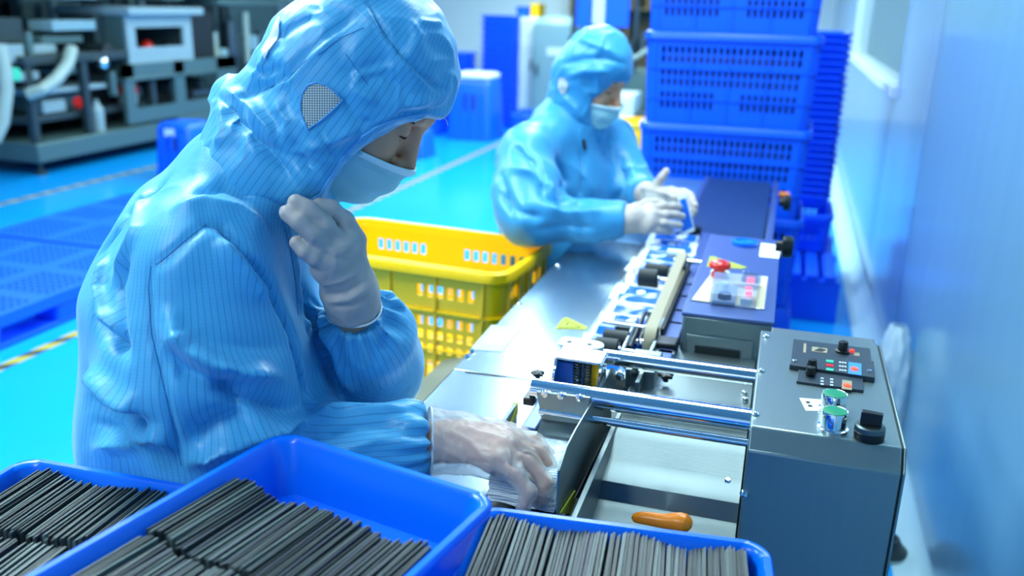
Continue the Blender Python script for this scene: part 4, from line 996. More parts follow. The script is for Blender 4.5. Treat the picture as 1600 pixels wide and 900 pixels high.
MB().lathe([(.0001, 0), (.011, 0), (.011, .003), (.008, .004), (.0075, .016), (.006, .018), (.0001, .018)], atz(1316, 550, BZ + .003), (0, 0, 1)).build('black_knob', M['black'], m1)
MB().lathe([(.004, 0), (.003, .003), (.0001, .004)], atz(1331, 549, BZ + .003), (0, 0, 1)).build('red_lamp', M['redglow'], m1)
MB().lathe([(.007, 0), (.008, .002), (.006, .014), (.0001, .015)], atz(1268, 575, BZ + .008), (0, 0, 1)).build('black_knob', M['black'], m2)
MB().lathe([(.007, 0), (.008, .002), (.006, .012), (.0001, .013)], atz(1266, 585, BZ + .006), (0, 0, 1)).build('black_knob', M['black'], m3)
for k, c in enumerate(('greenled', 'red', 'greenled')):
    px, py = 1296.5, 564 + 6.5 * k
    pxbox(((px - 6, py + 1.6), (px - 5.5, py - 1.8), (px + 6, py - .4), (px + 5.5, py + 3)), BZ + .008, .0006, 'colour_mark', c, m2, 0)
for i in range(3):
    for j in range(3): pxbox(((1311 + i * 4.2, 567 + i * .5 + j * 6), (1311 + i * 4.2, 565 + i * .5 + j * 6), (1314 + i * 4.2, 565.4 + i * .5 + j * 6), (1314 + i * 4.2, 567.4 + i * .5 + j * 6)), BZ + .008, .0005, 'number_mark', 'white', m2, 0)
pxbox(((1325, 584), (1326, 566), (1346, 569), (1346, 587)), BZ + .008, .0008, 'blue_screen', 'bluescr', m2, 0)
MB().lathe([(.0055, 0), (.0055, .002), (.0001, .003)], atz(1335, 577, BZ + .0088), (0, 0, 1)).build('red_dial', M['redglow2'], m2)
for px, py in ((1241, 564), (1358, 580)): MB().lathe([(.0035, 0), (.0035, .002), (.0001, .003)], atz(px, py, BZ + .008), (0, 0, 1), 12).build('screw', M['steel_bright'], m2)
for i in range(2):
    for j in range(3): pxbox(((1282 + i * 15, 592 + i * 1.5 + j * 4.5), (1282 + i * 15, 590 + i * 1.5 + j * 4.5), (1287 + i * 15, 590.6 + i * 1.5 + j * 4.5), (1287 + i * 15, 592.6 + i * 1.5 + j * 4.5)), BZ + .004, .0005, 'number_mark', 'white', m3, 0)
pxbox(((1315, 608), (1316, 594), (1331, 596), (1331, 610)), BZ + .004, .0008, 'cream_print', 'tan', m3, 0)
MB().lathe([(.0055, 0), (.0055, .002), (.0001, .003)], atz(1323.5, 603, BZ + .0046), (0, 0, 1)).build('red_dial', M['redglow2'], m3)
lab = pxbox(((1259, 642), (1249, 622), (1285, 625), (1292, 643)), BZ, .0006, 'white_label', 'paper', kb, 0)
for c in (((1260, 630), (1259, 627), (1265, 627.5), (1266, 630.5)), ((1263, 635.5), (1262, 632.5), (1268, 633), (1270, 636))): pxbox(c, BZ + .0006, .0004, 'label_print', 'panelblk', lab, 0)
for px, py in ((1301, 642), (1301, 670)):
    p = atz(px, py, BZ)
    o = MB().lathe([(.0195, 0), (.0195, .003), (.0165, .004), (.0168, .024), (.0160, .026), (.0148, .0255)], p, (0, 0, 1), 36).build('push_button', M['steel_bright'], kb, ang=30)
    MB().lathe([(.0149, .024), (.0149, .0262), (.012, .0268), (.0001, .027)], p, (0, 0, 1), 36).build('green_cap', M['green'], o)
p = atz(1357, 684, BZ)
o = MB().lathe([(.018, 0), (.019, .002), (.019, .010), (.018, .011)], p, (0, 0, 1), 36).build('selector_switch', M['black'], kb, ang=30)
MB().lathe([(.0182, .010), (.0190, .0115), (.0185, .017), (.0165, .019), (.0001, .019)], p, (0, 0, 1), 36).build('silver_ring', M['steel'], o, ang=30)
MB().loft([(.026, .011, .002, .019), (.026, .010, .002, .036)], 3).xf(lambda v: Matrix.Rotation(math.radians(-8), 3, 'Z') @ v + p).build('lever', M['black'], o, bevel=.001)
MB().b2((.02, 1.505, .868), (.19, 1.56, .885)).build('rear_bar', M['steel_mid'], kb, bevel=.002)
MB().b2((.03, 1.49, .80), (.08, 1.53, .875)).build('rear_bracket', M['mach_mid'], kb, bevel=.002)

# orange handle
of = MB(); pO = atz(1047, 817, .742)
of.tube([pO + Vector((-.055, .004, -.006)), pO + Vector((-.035, .003, .0)), pO + Vector((-.01, .0, .0)), pO + Vector((.006, -.001, .004)), pO + Vector((.020, -.002, .006)), pO + Vector((.03, -.003, .0))], [.007, .010, .010, .013, .016, .007], 14)
oh = of.build('orange_handle', M['orange']); s_ = oh.modifiers.new('soft', 'SUBSURF'); s_.levels = 1; s_.render_levels = 1
tag(oh, 'orange plastic tool handle in the steel feeder tray', 'tool')

# leaflets in the feeder
for i in range(16):
    t = i / 15
    r = MB(); Wd, Ln = .092, .15
    cx, cy, cz = -.283 + R.uniform(-.002, .002), 1.108 - .012 * (1 - t) + R.uniform(-.002, .002), TZ + .004 + .0019 * i
    def lf(u, v): return Vector((cx + (u - .5) * Wd, cy + (v - .5) * Ln, cz + .012 * math.sin(v * math.pi * .9) * t + .006 * (1 - v) * t + .0035 * noise.noise(Vector((u * 3, v * 3, i * .7)))))
    r.grid(lf, 8, 10)
    o = r.build('paper_leaflet', M['printed'] if i > 11 else M['paper']); s_ = o.modifiers.new('thick', 'SOLIDIFY'); s_.thickness = .0006
    tag(o, 'printed white paper leaflet lying topmost under the gloved hand' if i == 15 else 'white paper leaflet in the pile under the gloved hand in the feeder', 'leaflet', 'leaflets in the feeder')

# ------------------------------------------------------------------ front trays with black cards
bt = thing('side_bench', 'steel side bench carrying the three blue trays of cards', 'table', (-.45, .55, 0))
MB().b2((-1.05, .22, .735), (.10, .70, .762)).build('bench_top', M['steel_mid'], bt, bevel=.003)
for x in (-1.0, .05):
    for y in (.27, .65): MB().b2((x - .02, y - .02, 0), (x + .02, y + .02, .735)).build('leg', M['steel_mid'], bt)
MB().b2((-1.02, .25, .18), (.07, .29, .22)).build('stretcher', M['steel_mid'], bt)
def front_tray(corner, ang, w_, d_, zb, h_, label):
    """corner = far left rim corner; the tray runs from it to the right and toward the viewer"""
    t = tray('parts_tray', w_, d_, h_, M['blue2'], rad=.022, wall=.004, rim=.008, taper=.016)
    a = math.radians(ang); u, v = Vector((math.cos(a), math.sin(a), 0)), Vector((math.sin(a), -math.cos(a), 0))
    c = Vector(corner) + u * (w_ / 2) + v * (d_ / 2)
    t.location = (c.x, c.y, zb); t.rotation_euler = (0, 0, a)
    tag(t, label, 'tray', 'trays of black cards')
    return Vector((c.x, c.y, zb)), u, -v
TL = front_tray((-.878, .803, 0), 1.8, .33, .40, .764, .086, 'blue tray of black cards at the elbow side, lowest left of the front trays')
TR = front_tray((-.292, .884, 0), 5.5, .325, .40, .764, .086, 'blue tray of black cards nearest the control box')
TC = front_tray((-.533, .853, 0), -11.5, .288, .40, .853, .068, 'blue tray half filled with black cards, lying across the two other trays')
cm = {}
for i in range(6):
    me = MB().b2((-.5, -.5, 0), (-.19, .5, .96)).b2((-.15, -.499, 0), (.15, .49, .985)).b2((.19, -.497, 0), (.5, .494, 1)).b2((-.5, -.5, 0), (.5, .5, .05)).build('tmp', M['card%d' % i], None, smooth=False)
    cm[i] = me.data; bpy.data.objects.remove(me)
def cards(T, x0, x1, y0, y1, h_, step, label, group, lean=0, base=.006, wav=.004):
    c, u, v = T; a = math.atan2(u.y, u.x); n = int((x1 - x0) / step); w = [4, 3, 4, 2.4, 1, .25]
    for i in range(n):
        k = R.choices(range(6), w)[0]
        if k == 5 and R.random() < .3: k = 4
        x = x0 + (i + .5) * step; cy = (y0 + y1) / 2 + R.uniform(-.003, .003) + .003 * math.sin(i * .35)
        hh = h_ + wav * math.sin(i * .21 + x0 * 40) + R.uniform(-.002, .002)
        o = bpy.data.objects.new('black_card', cm[k]); COL.objects.link(o)
        p = c + u * x + v * cy; o.location = (p.x, p.y, p.z + base); o.scale = (step * R.uniform(.9, .98), (y1 - y0), hh)
        o.rotation_euler = (R.uniform(-.02, .02), math.radians(lean + R.uniform(-1.5, 1.5)), a + R.uniform(-.012, .012))
        tag(o, label if k != 5 else label.replace('black card', 'dark blue card'), 'card', group)
cards(TC, -.130, .132, -.015, .105, .051, .0042, 'black card standing in the far row of the tray lying across the others', 'cards, far row of the crossing tray', 2)
cards(TC, -.130, .132, -.140, -.022, .051, .0048, 'black card standing in the near row of the tray lying across the others', 'cards, near row of the crossing tray', 2, wav=.003)
cards(TL, -.148, .148, .075, .188, .073, .0046, 'black card standing in the far row of the elbow side tray', 'cards, far row of the elbow side tray', 3)
cards(TL, -.145, .145, -.045, .068, .068, .0052, 'black card standing in the near row of the elbow side tray', 'cards, near row of the elbow side tray', 3)
cards(TR, -.149, .149, .062, .190, .075, .0044, 'black card standing in the tray nearest the control box', 'cards in the tray by the control box', -1)

# clear plastic bag leaning on the wall, small floor cup
bg = MB(); pb0 = Vector((.425, 2.93, .0))
def bagf(u, v):
    a = u * 2 * math.pi; z = v * .47
    r = (.055 + .02 * math.sin(v * 3.1)) * (1 - .55 * max(0, v - .75) / .25) + .020 * noise.noise(Vector((math.cos(a) * 2, math.sin(a) * 2, v * 7))) + .010 * noise.noise(Vector((math.cos(a) * 5, math.sin(a) * 5, v * 16)))
    return pb0 + Vector((math.cos(a) * r * .8 + .02 * v * 0, math.sin(a) * r, z + .002))
bg.grid(bagf, 40, 30)
o = bg.build('plastic_bag', M['clearbag'], None, ang=180); tag(o, 'crumpled clear plastic bag standing at the foot of the glossy wall', 'bag')
pg = thing('floor_cup', 'round grey rubber cup on the floor by the control box', 'cup', (.40, 2.35, 0))
MB().lathe([(.055, 0), (.055, .015), (.04, .03), (.03, .05), (.02, .05), (.02, .03)], (.40, 2.35, 0)).build('cup_body', M['mach_mid'], pg)
MB().lathe([(.06, 0), (.06, .006), (.056, .008)], (.40, 2.35, 0)).build('flange', M['greycab'], pg)
# ------------------------------------------------------------------ people
def V3(x): return np.array(x, float)
def head_axes(fwd, pitch):
    f = Vector(fwd).normalized(); l = Vector((-f.y, f.x, 0)); a = math.radians(pitch)
    return f * math.cos(a) + Vector((0, 0, -math.sin(a))), f * math.sin(a) + Vector((0, 0, math.cos(a))), l
class Head:
    def __init__(s, c, fwd, pitch, yaw=0): s.c = Vector(c); s.F, s.U, s.L = head_axes(fwd, pitch)
    def p(s, f, u, l=0): return s.c + s.F * f + s.U * u + s.L * l
    def ax(s): return (s.F, s.L, s.U)
def head_prims(h):
    A = h.ax(); P = h.p; r = []
    r.append(ell(P(-.005, .022), A, (.097, .075, .098), .0))
    r.append(ell(P(.028, -.055), A, (.060, .056, .068), .04))
    r.append(ell(P(.062, -.100), A, (.026, .026, .022), .03))                       # chin
    r.append(cap(P(-.03, -.05), P(-.05, -.15), .052, .056, .04))                    # neck top
    r.append(cap(P(.084, .030, -.034), P(.090, .032, .0), .012, .011, .02)); r.append(cap(P(.090, .032, 0), P(.084, .030, .034), .011, .012, .02))
    for s_ in (-1, 1):
        r.append(ell(P(.060, -.036, .042 * s_), A, (.026, .022, .024), .025))       # cheek
        r.append(ell(P(.092, .004, .031 * s_), A, (.014, .017, .010), .012, 's'))   # eye socket
        r.append(ell(P(.076, .003, .031 * s_), A, (.0135, .0155, .0125), .003))     # lid
    r.append(cap(P(.092, .014), P(.112, -.034), .0085, .0115, .014))                # nose
    r.append(ell(P(.112, -.040), A, (.012, .011, .010), .008))
    for s_ in (-1, 1):
        r.append(ell(P(.101, -.043, .012 * s_), A, (.011, .007, .008), .006)); r.append(ell(P(.104, -.050, .007 * s_), A, (.006, .004, .005), .003, 's'))
    r.append(cap(P(.088, -.072, -.018), P(.094, -.070, 0), .007, .008, .01)); r.append(cap(P(.094, -.070, 0), P(.088, -.072, .018), .008, .007, .01))
    for s_ in (-1, 1): r.append(ell(P(-.005, -.012, .076 * s_), A, (.018, .008, .03), .008))   # ears
    return r
def chain(pts, rr, k=.004, k0=.012):
    r = []
    for i in range(len(pts) - 1): r.append(cap(pts[i], pts[i + 1], rr[i], rr[i + 1], k0 if i == 0 else k))
    return r
def grow(prims, e):
    """the same shapes, thicker by e, for cloth and gloves over skin"""
    return [((lambda P, f=f, op=op: f(P) - e if op != 's' else f(P) + e), k, op) for f, k, op in prims]
def cloth(prims, lo, hi, h, smooth=2):
    V, F = field_mesh(prims, lo, hi, h); return relax(V, F, smooth, .45), F
def set_stripe(o, V, segs):
    """running coordinates of the woven stripes: around and along the nearest limb"""
    best = np.full(len(V), 9.); st = np.zeros(len(V)); al = np.zeros(len(V))
    for a, b, ref, rad in segs:
        a, b, ref = V3(a), V3(b), V3(ref); ab = b - a; L = np.linalg.norm(ab); t0 = ab / L
        t = np.clip((V - a) @ t0 / L, 0, 1); q = V - a - (t * L)[:, None] * t0; d = np.linalg.norm(q, axis=1) / rad
        u = ref - t0 * (ref @ t0); u /= np.linalg.norm(u); w_ = np.cross(t0, u)
        ang = np.arctan2(q @ w_, q @ u) * rad; al_ = (V - a) @ t0
        m = d < best; best[m] = d[m]; st[m] = ang[m]; al[m] = al_[m]
    for nm, arr in (('stripe', st), ('along', al)):
        A = o.data.attributes.new(nm, 'FLOAT', 'POINT'); A.data.foreach_set('value', arr.astype(np.float32))
def bounds(V, pad): return V.min(0) - pad, V.max(0) + pad
def box_of(pts, pad):
    q = np.array([list(p) for p in pts]); return q.min(0) - pad, q.max(0) + pad

# ---------- front worker
FW = Vector((.957, .29, 0)).normalized(); LF = Vector((-FW.y, FW.x, 0)); UP = Vector((0, 0, 1))
H1 = Head(at(559, 143, 1.22), FW, 38)
shR, elR, wrR = at(318, 418, 1.15), at(352, 722, 1.20), at(655, 694, 1.245)
shL, elL, wrL = at(400, 410, 1.50), at(585, 572, 1.37), at(552, 482, 1.235)
hip, waist, chest, nbase = at(318, 790, 1.40), at(345, 650, 1.34), at(328, 480, 1.31), at(385, 315, 1.27)
knR, knL = hip + FW * .10 - LF * .09 + UP * -.34, hip + FW * .10 + LF * .11 + UP * -.34
hipR, hipL = hip - LF * .09 + UP * -.02, hip + LF * .09 + UP * -.02
ftR, ftL = Vector((knR.x - .08, knR.y, .07)), Vector((knL.x - .08, knL.y, .07))

# hands: joints from wrist outward
D1 = 1.205
handR = dict(wr=wrR, palm=[at(700, 690, 1.25), at(778, 702, 1.235)],
    fingers=[[at(785, 682, 1.275), at(835, 690, 1.275), at(862, 722, 1.262), at(864, 752, 1.255)],
             [at(790, 692, 1.245), at(842, 706, 1.242), at(866, 744, 1.232), at(856, 772, 1.222)],
             [at(784, 708, 1.215), at(826, 722, 1.208), at(852, 756, 1.20), at(842, 784, 1.195)],
             [at(770, 722, 1.19), at(805, 742, 1.178), at(826, 770, 1.172), at(818, 792, 1.172)],
             [at(725, 672, 1.27), at(770, 668, 1.30), at(812, 680, 1.31), at(835, 700, 1.305)]], r=.0088)
handL = dict(wr=wrL, palm=[at(545, 455, 1.215), at(530, 405, 1.20)],
    fingers=[[at(545, 375, 1.195), at(538, 345, 1.18), at(517, 326, 1.165), at(498, 322, 1.155)],
             [at(530, 385, 1.175), at(508, 352, 1.15), at(482, 328, 1.138), at(462, 316, 1.135)],
             [at(515, 398, 1.165), at(490, 366, 1.135), at(466, 346, 1.126), at(448, 333, 1.128)],
             [at(508, 418, 1.17), at(490, 402, 1.145), at(476, 392, 1.138), at(464, 380, 1.138)],
             [at(552, 415, 1.20), at(556, 375, 1.20), at(540, 345, 1.19), at(518, 330, 1.18)]], r=.0088)
def hand_prims(h, palm_r=(.040, .017), u=None):
    a, b = h['palm']; r = [cap(h['wr'], a, .026, .028, .02)]
    kn = [f[0] for f in h['fingers'][:4]]
    for k_ in kn: r.append(cap(a, k_, .0185, .0135, .016))
    for i in range(3): r.append(cap(kn[i], kn[i + 1], .0135, .0135, .012))
    rr = h['r']
    for i, f in enumerate(h['fingers']):
        s_ = (1, 1.04, 1, .86, 1.15)[i]
        if i == 4: r.append(cap(a, f[0], .020, .0145, .014))
        r += chain(f, [rr * 1.12 * s_, rr * 1.02 * s_, rr * .94 * s_, rr * .82 * s_], .003, .006)
    return r
torsoP = [ecap(hip, waist, LF, (.175, .125), (.160, .118), .0), ecap(waist, chest, LF, (.155, .11), (.165, .11), .05), ecap(chest, nbase, LF, (.165, .105), (.07, .06), .05),
    cap(shR, nbase, .055, .055, .05), cap(shL, nbase, .055, .055, .05), cap(nbase, H1.p(-.04, -.11), .058, .054, .04)]
armsP = [cap(shR, elR, .050, .042, .03), cap(elR, wrR, .040, .027, .02), cap(shL, elL, .050, .042, .03), cap(elL, wrL, .040, .027, .02)]
legsP = [cap(hipR, knR, .085, .06, .05), cap(hipL, knL, .085, .06, .05), cap(knR, ftR, .055, .038, .03), cap(knL, ftL, .055, .038, .03),
    cap(ftR, ftR + FW * .14 + UP * -.03, .035, .03, .02), cap(ftL, ftL + FW * .14 + UP * -.03, .035, .03, .02)]
body = head_prims(H1) + torsoP + armsP + legsP + hand_prims(handR) + hand_prims(handL)
allp = [hip, shR, shL, elR, knR, knL, ftR, ftL, H1.p(.12, .14), H1.p(-.1, .14)] + handR['fingers'][0] + handR['fingers'][3]
lo, hi = box_of(allp, .17); lo[2] = -.0
root1 = thing('person', 'seated worker in light blue striped hooded suit and face mask, one glove at the throat', 'person', (hip.x, hip.y, 0))
Vb, Fb = field_mesh(body, lo, hi, .0036)
Vb = relax(Vb, Fb, 1, .3)
np_mesh('body', Vb, Fb, M['skin'], root1)

# coverall
mid = shR.lerp(elR, .5) + Vector((-.012, 0, 0))
suit = [ecap(hip, waist, LF, (.178, .165), (.195, .178), .0), ecap(waist, chest, LF, (.205, .178), (.195, .150), .06), ecap(chest, at(345, 385, 1.30), LF, (.190, .148), (.17, .118), .06),
    ecap(at(345, 385, 1.30), nbase, LF, (.165, .115), (.095, .088), .05),
    cap(shR + UP * -.005, nbase, .070, .078, .05), cap(shL, nbase, .068, .075, .05),
    cap(nbase, at(420, 262, 1.24), .088, .083, .04),
    cap(shR, mid, .090, .118, .035), cap(mid, elR + Vector((.0, 0, .02)), .118, .090, .03), cap(elR, at(500, 700, 1.235), .085, .058, .035), cap(at(500, 700, 1.235), at(640, 690, 1.24), .058, .050, .02), cap(at(640, 690, 1.24), at(668, 688, 1.245), .050, .040, .01),
    cap(shL, elL, .085, .070, .03), cap(elL, at(580, 525, 1.30), .066, .066, .03), cap(at(580, 525, 1.30), at(562, 492, 1.25), .062, .042, .015),
    cap(hipR, knR, .115, .085, .05), cap(hipL, knL, .115, .085, .05), cap(knR, ftR, .08, .06, .03), cap(knL, ftL, .08, .06, .03)]
# cuffs open: cut by planes at the wrists
def plane_cut(p, n, reach):
    p, n = V3(p), V3(Vector(n).normalized())
    def f(P):
        q = P - p; s_ = q @ n
        return np.maximum(-s_, np.linalg.norm(q, axis=1) - reach)
    return f, .004, 's'
suit.append(plane_cut(at(663, 688, 1.246), wrR - elR, .10)); suit.append(plane_cut(at(559, 487, 1.243), wrL - at(580, 525, 1.30), .075))
Vs, Fs = cloth(suit, *box_of(allp[:8] + [at(668, 640, 1.24), at(420, 250, 1.3)], .21), .0042, 2)
Ns = normals(Vs, Fs)
# broad soft cloth folds running down the limbs, then the drawn ones
q = Vs.copy(); w1 = vnoise(q * np.array([9, 9, 5]), 1); w2 = vnoise(q * np.array([22, 22, 11]), 2)
rid = 1 - np.abs(vnoise(q * np.array([13, 13, 6]) + w1[:, None] * .6, 3)) * 2
Vs = Vs + Ns * (w1 * .0042 + w2 * .0018 + rid * .0024)[:, None]
# gathers at the cuffs
for c, ax_, rr_ in ((at(664, 688, 1.245), (wrR - elR), .085), (at(560, 490, 1.247), (wrL - at(590, 545, 1.33)), .075)):
    ax_ = ax_.normalized(); d = Vs - V3(c); t = d @ V3(ax_); u = ax_.cross(UP).normalized(); v = ax_.cross(u)
    an = np.arctan2(d @ V3(v), d @ V3(u)); fall = np.exp(-((np.abs(t + .01) / .030) ** 2)) * (np.linalg.norm(d, axis=1) < rr_)
    Vs = Vs + Ns * (np.cos(an * 13 + np.sin(an * 3) * 1.5) * fall * .0045)[:, None]
Ns = normals(Vs, Fs)
FOLDS = [
    ([(236, 416), (232, 450), (236, 520), (256, 607), (285, 735)], .006, -.006),
    ([(268, 500), (272, 525), (291, 548), (330, 572), (372, 582), (435, 588)], .015, .020), ([(262, 535), (290, 575), (340, 598), (400, 606)], .020, -.012),
    ([(360, 585), (355, 610), (375, 628), (450, 650)], .013, -.014), ([(380, 640), (430, 655), (475, 662)], .012, .010),
    ([(299, 722), (320, 712), (348, 693), (400, 672), (453, 659)], .014, .018), ([(300, 690), (345, 662), (400, 645)], .022, -.014),
    ([(300, 520), (340, 540), (400, 545), (450, 540)], .018, -.006),
    ([(150, 480), (158, 520), (187, 549)], .012, -.016), ([(146, 575), (158, 592), (185, 622), (222, 640)], .014, .014), ([(150, 625), (178, 655), (230, 668)], .016, -.014),
    ([(150, 700), (200, 690), (245, 678), (270, 700)], .012, .010), ([(150, 660), (190, 680), (235, 700)], .010, -.008),
    ([(175, 520), (165, 490), (160, 450), (172, 400)], .010, .010), ([(200, 400), (185, 450), (186, 520), (196, 560)], .011, -.010),
    ([(322, 348), (345, 352), (377, 387), (424, 451), (458, 520), (474, 590), (482, 640)], .008, -.014), ([(340, 372), (380, 412), (416, 470)], .012, .010),
    ([(322, 350), (290, 375), (262, 400), (240, 420)], .008, -.005),
    ([(268, 330), (320, 318), (370, 330), (415, 360)], .018, .008), ([(300, 300), (350, 290), (400, 310)], .014, -.007),
    ([(440, 330), (458, 390), (468, 450), (470, 500)], .006, .006), ([(470, 440), (500, 520), (530, 610)], .010, -.010), ([(500, 480), (530, 560), (552, 612)], .010, .010),
    ([(330, 228), (370, 262), (420, 300), (445, 318)], .005, -.006),
    ([(610, 450), (606, 500), (590, 560)], .013, -.006), ([(575, 440), (612, 462), (634, 490)], .010, .006), ([(540, 520), (590, 505), (620, 520)], .009, -.005),
    ([(480, 655), (520, 640), (580, 642), (640, 640)], .012, .008), ([(500, 690), (560, 668), (640, 665)], .010, -.006), ([(520, 712), (590, 688), (650, 690)], .008, .005),
    ([(150, 400), (200, 330), (260, 280)], .012, -.008), ([(225, 300), (215, 360), (180, 430)], .012, .007),
]
Vs = strokes(Vs, Fs, Ns, [(a, b * .9, c * 1.6 if abs(c) > .0065 else c) for a, b, c in FOLDS])
so = np_mesh('coverall', Vs, Fs, M['suit'], root1)
set_stripe(so, Vs, [(hip, chest, -FW, .19), (chest, nbase, -FW, .19), (shR, elR, LF, .115), (elR, wrR, LF, .062), (shL, elL, LF, .085), (elL, wrL, LF, .07), (hipR, knR, LF, .1), (hipL, knL, LF, .1), (knR, ftR, LF, .08), (knL, ftL, LF, .08)])

# hood
A1 = H1.ax()
hood = [ell(H1.p(-.008, .026), A1, (.114, .098, .122), 0), ell(H1.p(.004, .050), A1, (.090, .085, .086), .05),
    ecap(at(520, 150, 1.22), at(425, 262, 1.235), LF, (.098, .112), (.088, .098), .05), cap(at(400, 200, 1.23), at(352, 148, 1.225), .055, .020, .05),
    ecap(at(520, 205, 1.22), at(487, 290, 1.20), LF, (.085, .050), (.060, .026), .04)]
fc = at(643, 312, 1.215)
def fcut(P, c=V3(fc), l=V3(LF), F=V3(H1.F), U=V3(H1.U)):
    q = P - c; q = q - (q @ l)[:, None] * l
    a = q @ F; b = q @ U
    return np.sqrt((a / .098) ** 2 + (b / .118) ** 2) * .098 - .098
hood.append((fcut, .006, 's'))
Vh, Fh = cloth(hood, *box_of([H1.p(.14, .16, .11), H1.p(-.13, .16, -.11), at(330, 150, 1.23), at(425, 300, 1.24), at(490, 320, 1.2)], .06), .0034, 2)
Nh = normals(Vh, Fh)
w1 = vnoise(Vh * 16, 11); w2 = vnoise(Vh * 38, 12); rid = 1 - np.abs(vnoise(Vh * 24 + w1[:, None] * .8, 13)) * 2.2
Vh = Vh + Nh * (w1 * .0045 + w2 * .0016 + rid * .0026)[:, None]
HF = [([(572, 0), (600, 50), (625, 82), (660, 118), (682, 138), (700, 140)], .0035, -.006), ([(570, 6), (598, 56), (622, 88), (656, 124), (680, 146)], .004, .004),
    ([(612, 90), (575, 105), (545, 112), (560, 128), (600, 118), (640, 150)], .010, -.007), ([(640, 30), (655, 55), (640, 85), (625, 90)], .008, .005), ([(655, 35), (690, 38)], .005, .005),
    ([(415, 135), (450, 118), (480, 80), (520, 48), (560, 20)], .006, -.005), ([(420, 140), (456, 124), (488, 88), (526, 54)], .004, .004),
    ([(530, 150), (560, 185), (585, 200)], .006, -.005), ([(560, 110), (555, 140), (590, 160)], .009, .006), ([(620, 180), (650, 178), (690, 170)], .005, -.005), ([(625, 165), (660, 160), (705, 140)], .009, .006),
    ([(342, 150), (372, 190), (410, 228), (440, 262), (462, 290)], .008, -.012), ([(352, 140), (390, 165), (420, 200), (432, 232)], .010, .010), ([(345, 160), (350, 200), (336, 232)], .008, .006),
    ([(375, 160), (400, 140), (430, 130)], .008, -.008), ([(430, 160), (450, 190), (445, 225)], .009, .007), ([(400, 220), (440, 240), (500, 262)], .008, -.006), ([(470, 235), (500, 228), (530, 215), (560, 200)], .008, .006),
    ([(430, 60), (455, 40), (490, 20)], .008, -.007), ([(420, 80), (410, 100), (392, 118)], .006, .006), ([(388, 100), (410, 115), (440, 105)], .006, -.005),
    ([(500, 205), (515, 240), (528, 250)], .003, -.004), ([(455, 215), (480, 260), (505, 280)], .007, -.006), ([(470, 190), (495, 212), (520, 222)], .006, .004)]
Vh = strokes(Vh, Fh, normals(Vh, Fh), HF)
ho = np_mesh('hood', Vh, Fh, M['suit'], root1)
set_stripe(ho, Vh, [(H1.p(0, -.16), H1.p(0, .16), H1.F, .115)])
bvh = BVHTree.FromPolygons(Vh.tolist(), Fh.tolist()); bvs = BVHTree.FromPolygons(Vs.tolist(), Fs.tolist())
def on(bv, px, py, lift=.001):
    h = bv.ray_cast(EYEP, ray(px, py).normalized()); return (h[0] + h[1] * lift) if h[0] else None
def line_on(bv, pts, lift=.001, step=7):
    o = []
    for (x0, y0), (x1, y1) in zip(pts[:-1], pts[1:]):
        k = max(1, int(math.hypot(x1 - x0, y1 - y0) / step))
        for i in range(k):
            p = on(bv, x0 + (x1 - x0) * i / k, y0 + (y1 - y0) * i / k, lift)
            if p: o.append(p)
    return o
# ear panel of white net, let into the hood
def patch(bv, poly, name, m, parent, lift=.0016, n=26, th=.0012):
    c = (sum(p[0] for p in poly) / len(poly), sum(p[1] for p in poly) / len(poly)); k = len(poly); vs = []; uv = []
    for r_ in range(n // 3 + 1):
        for i in range(n * 2):
            t = i / (n * 2) * k; a, b = poly[int(t) % k], poly[(int(t) + 1) % k]; f_ = t - int(t); s_ = max(r_ / (n // 3), .001)
            x = c[0] + (a[0] + (b[0] - a[0]) * f_ - c[0]) * s_; y = c[1] + (a[1] + (b[1] - a[1]) * f_ - c[1]) * s_
            p = on(bv, x, y, lift); vs.append(p if p else vs[-1]); uv.append((x * .26, y * .26, 0))
    w_ = n * 2; fs = [(r_ * w_ + i, r_ * w_ + (i + 1) % w_, (r_ + 1) * w_ + (i + 1) % w_, (r_ + 1) * w_ + i) for r_ in range(n // 3) for i in range(w_)]
    o = MB().add(vs, fs).build(name, m, parent, ang=180)
    A = o.data.attributes.new('uvw', 'FLOAT_VECTOR', 'POINT'); A.data.foreach_set('vector', np.array(uv, np.float32).ravel())
    return o
EAR = [(470, 162), (473, 146), (482, 133), (495, 129), (510, 133), (524, 144), (535, 156), (520, 172), (502, 188), (481, 202), (475, 188), (471, 175)]
ear = patch(bvh, EAR, 'ear_mesh', M['earmesh'], ho); ear['label'] = 'white net panel over the ear'
MB().tube(line_on(bvh, EAR + EAR[:1], .002), .0013, 6, True).build('ear_piping', M['hem'], ho)
TAG = [(414, 92), (411, 82), (416, 72), (424, 58), (431, 42), (437, 30), (440, 28), (438, 50), (436, 64), (430, 72), (420, 84)]
patch(bvh, TAG, 'white_tag', M['paper'], ho, .004)['label'] = 'torn white cloth tag'
HEM = [(492, 316), (505, 308), (520, 284), (535, 259), (552, 238), (572, 218), (594, 203), (616, 193), (640, 187), (662, 184), (686, 180)]
hl = line_on(bvh, [(x - 5, y - 5) for x, y in HEM], .0006)
if len(hl) > 3: MB().tube(hl, .0022, 8).build('hood_hem', M['hem'], ho)
MB().tube([at(690, 182, 1.2), at(697, 187, 1.2), at(700, 196, 1.2)], .0005, 5).build('loose_thread', M['gloveh'], ho)
for pts in ([(497, 86), (535, 58), (575, 40)], [(415, 140), (452, 122), (484, 88)], [(540, 84), (560, 112), (580, 140)]):
    l_ = line_on(bvh, pts, .0004)
    if len(l_) > 2: MB().tube(l_, .0005, 4).build('seam', M['thread'], ho)
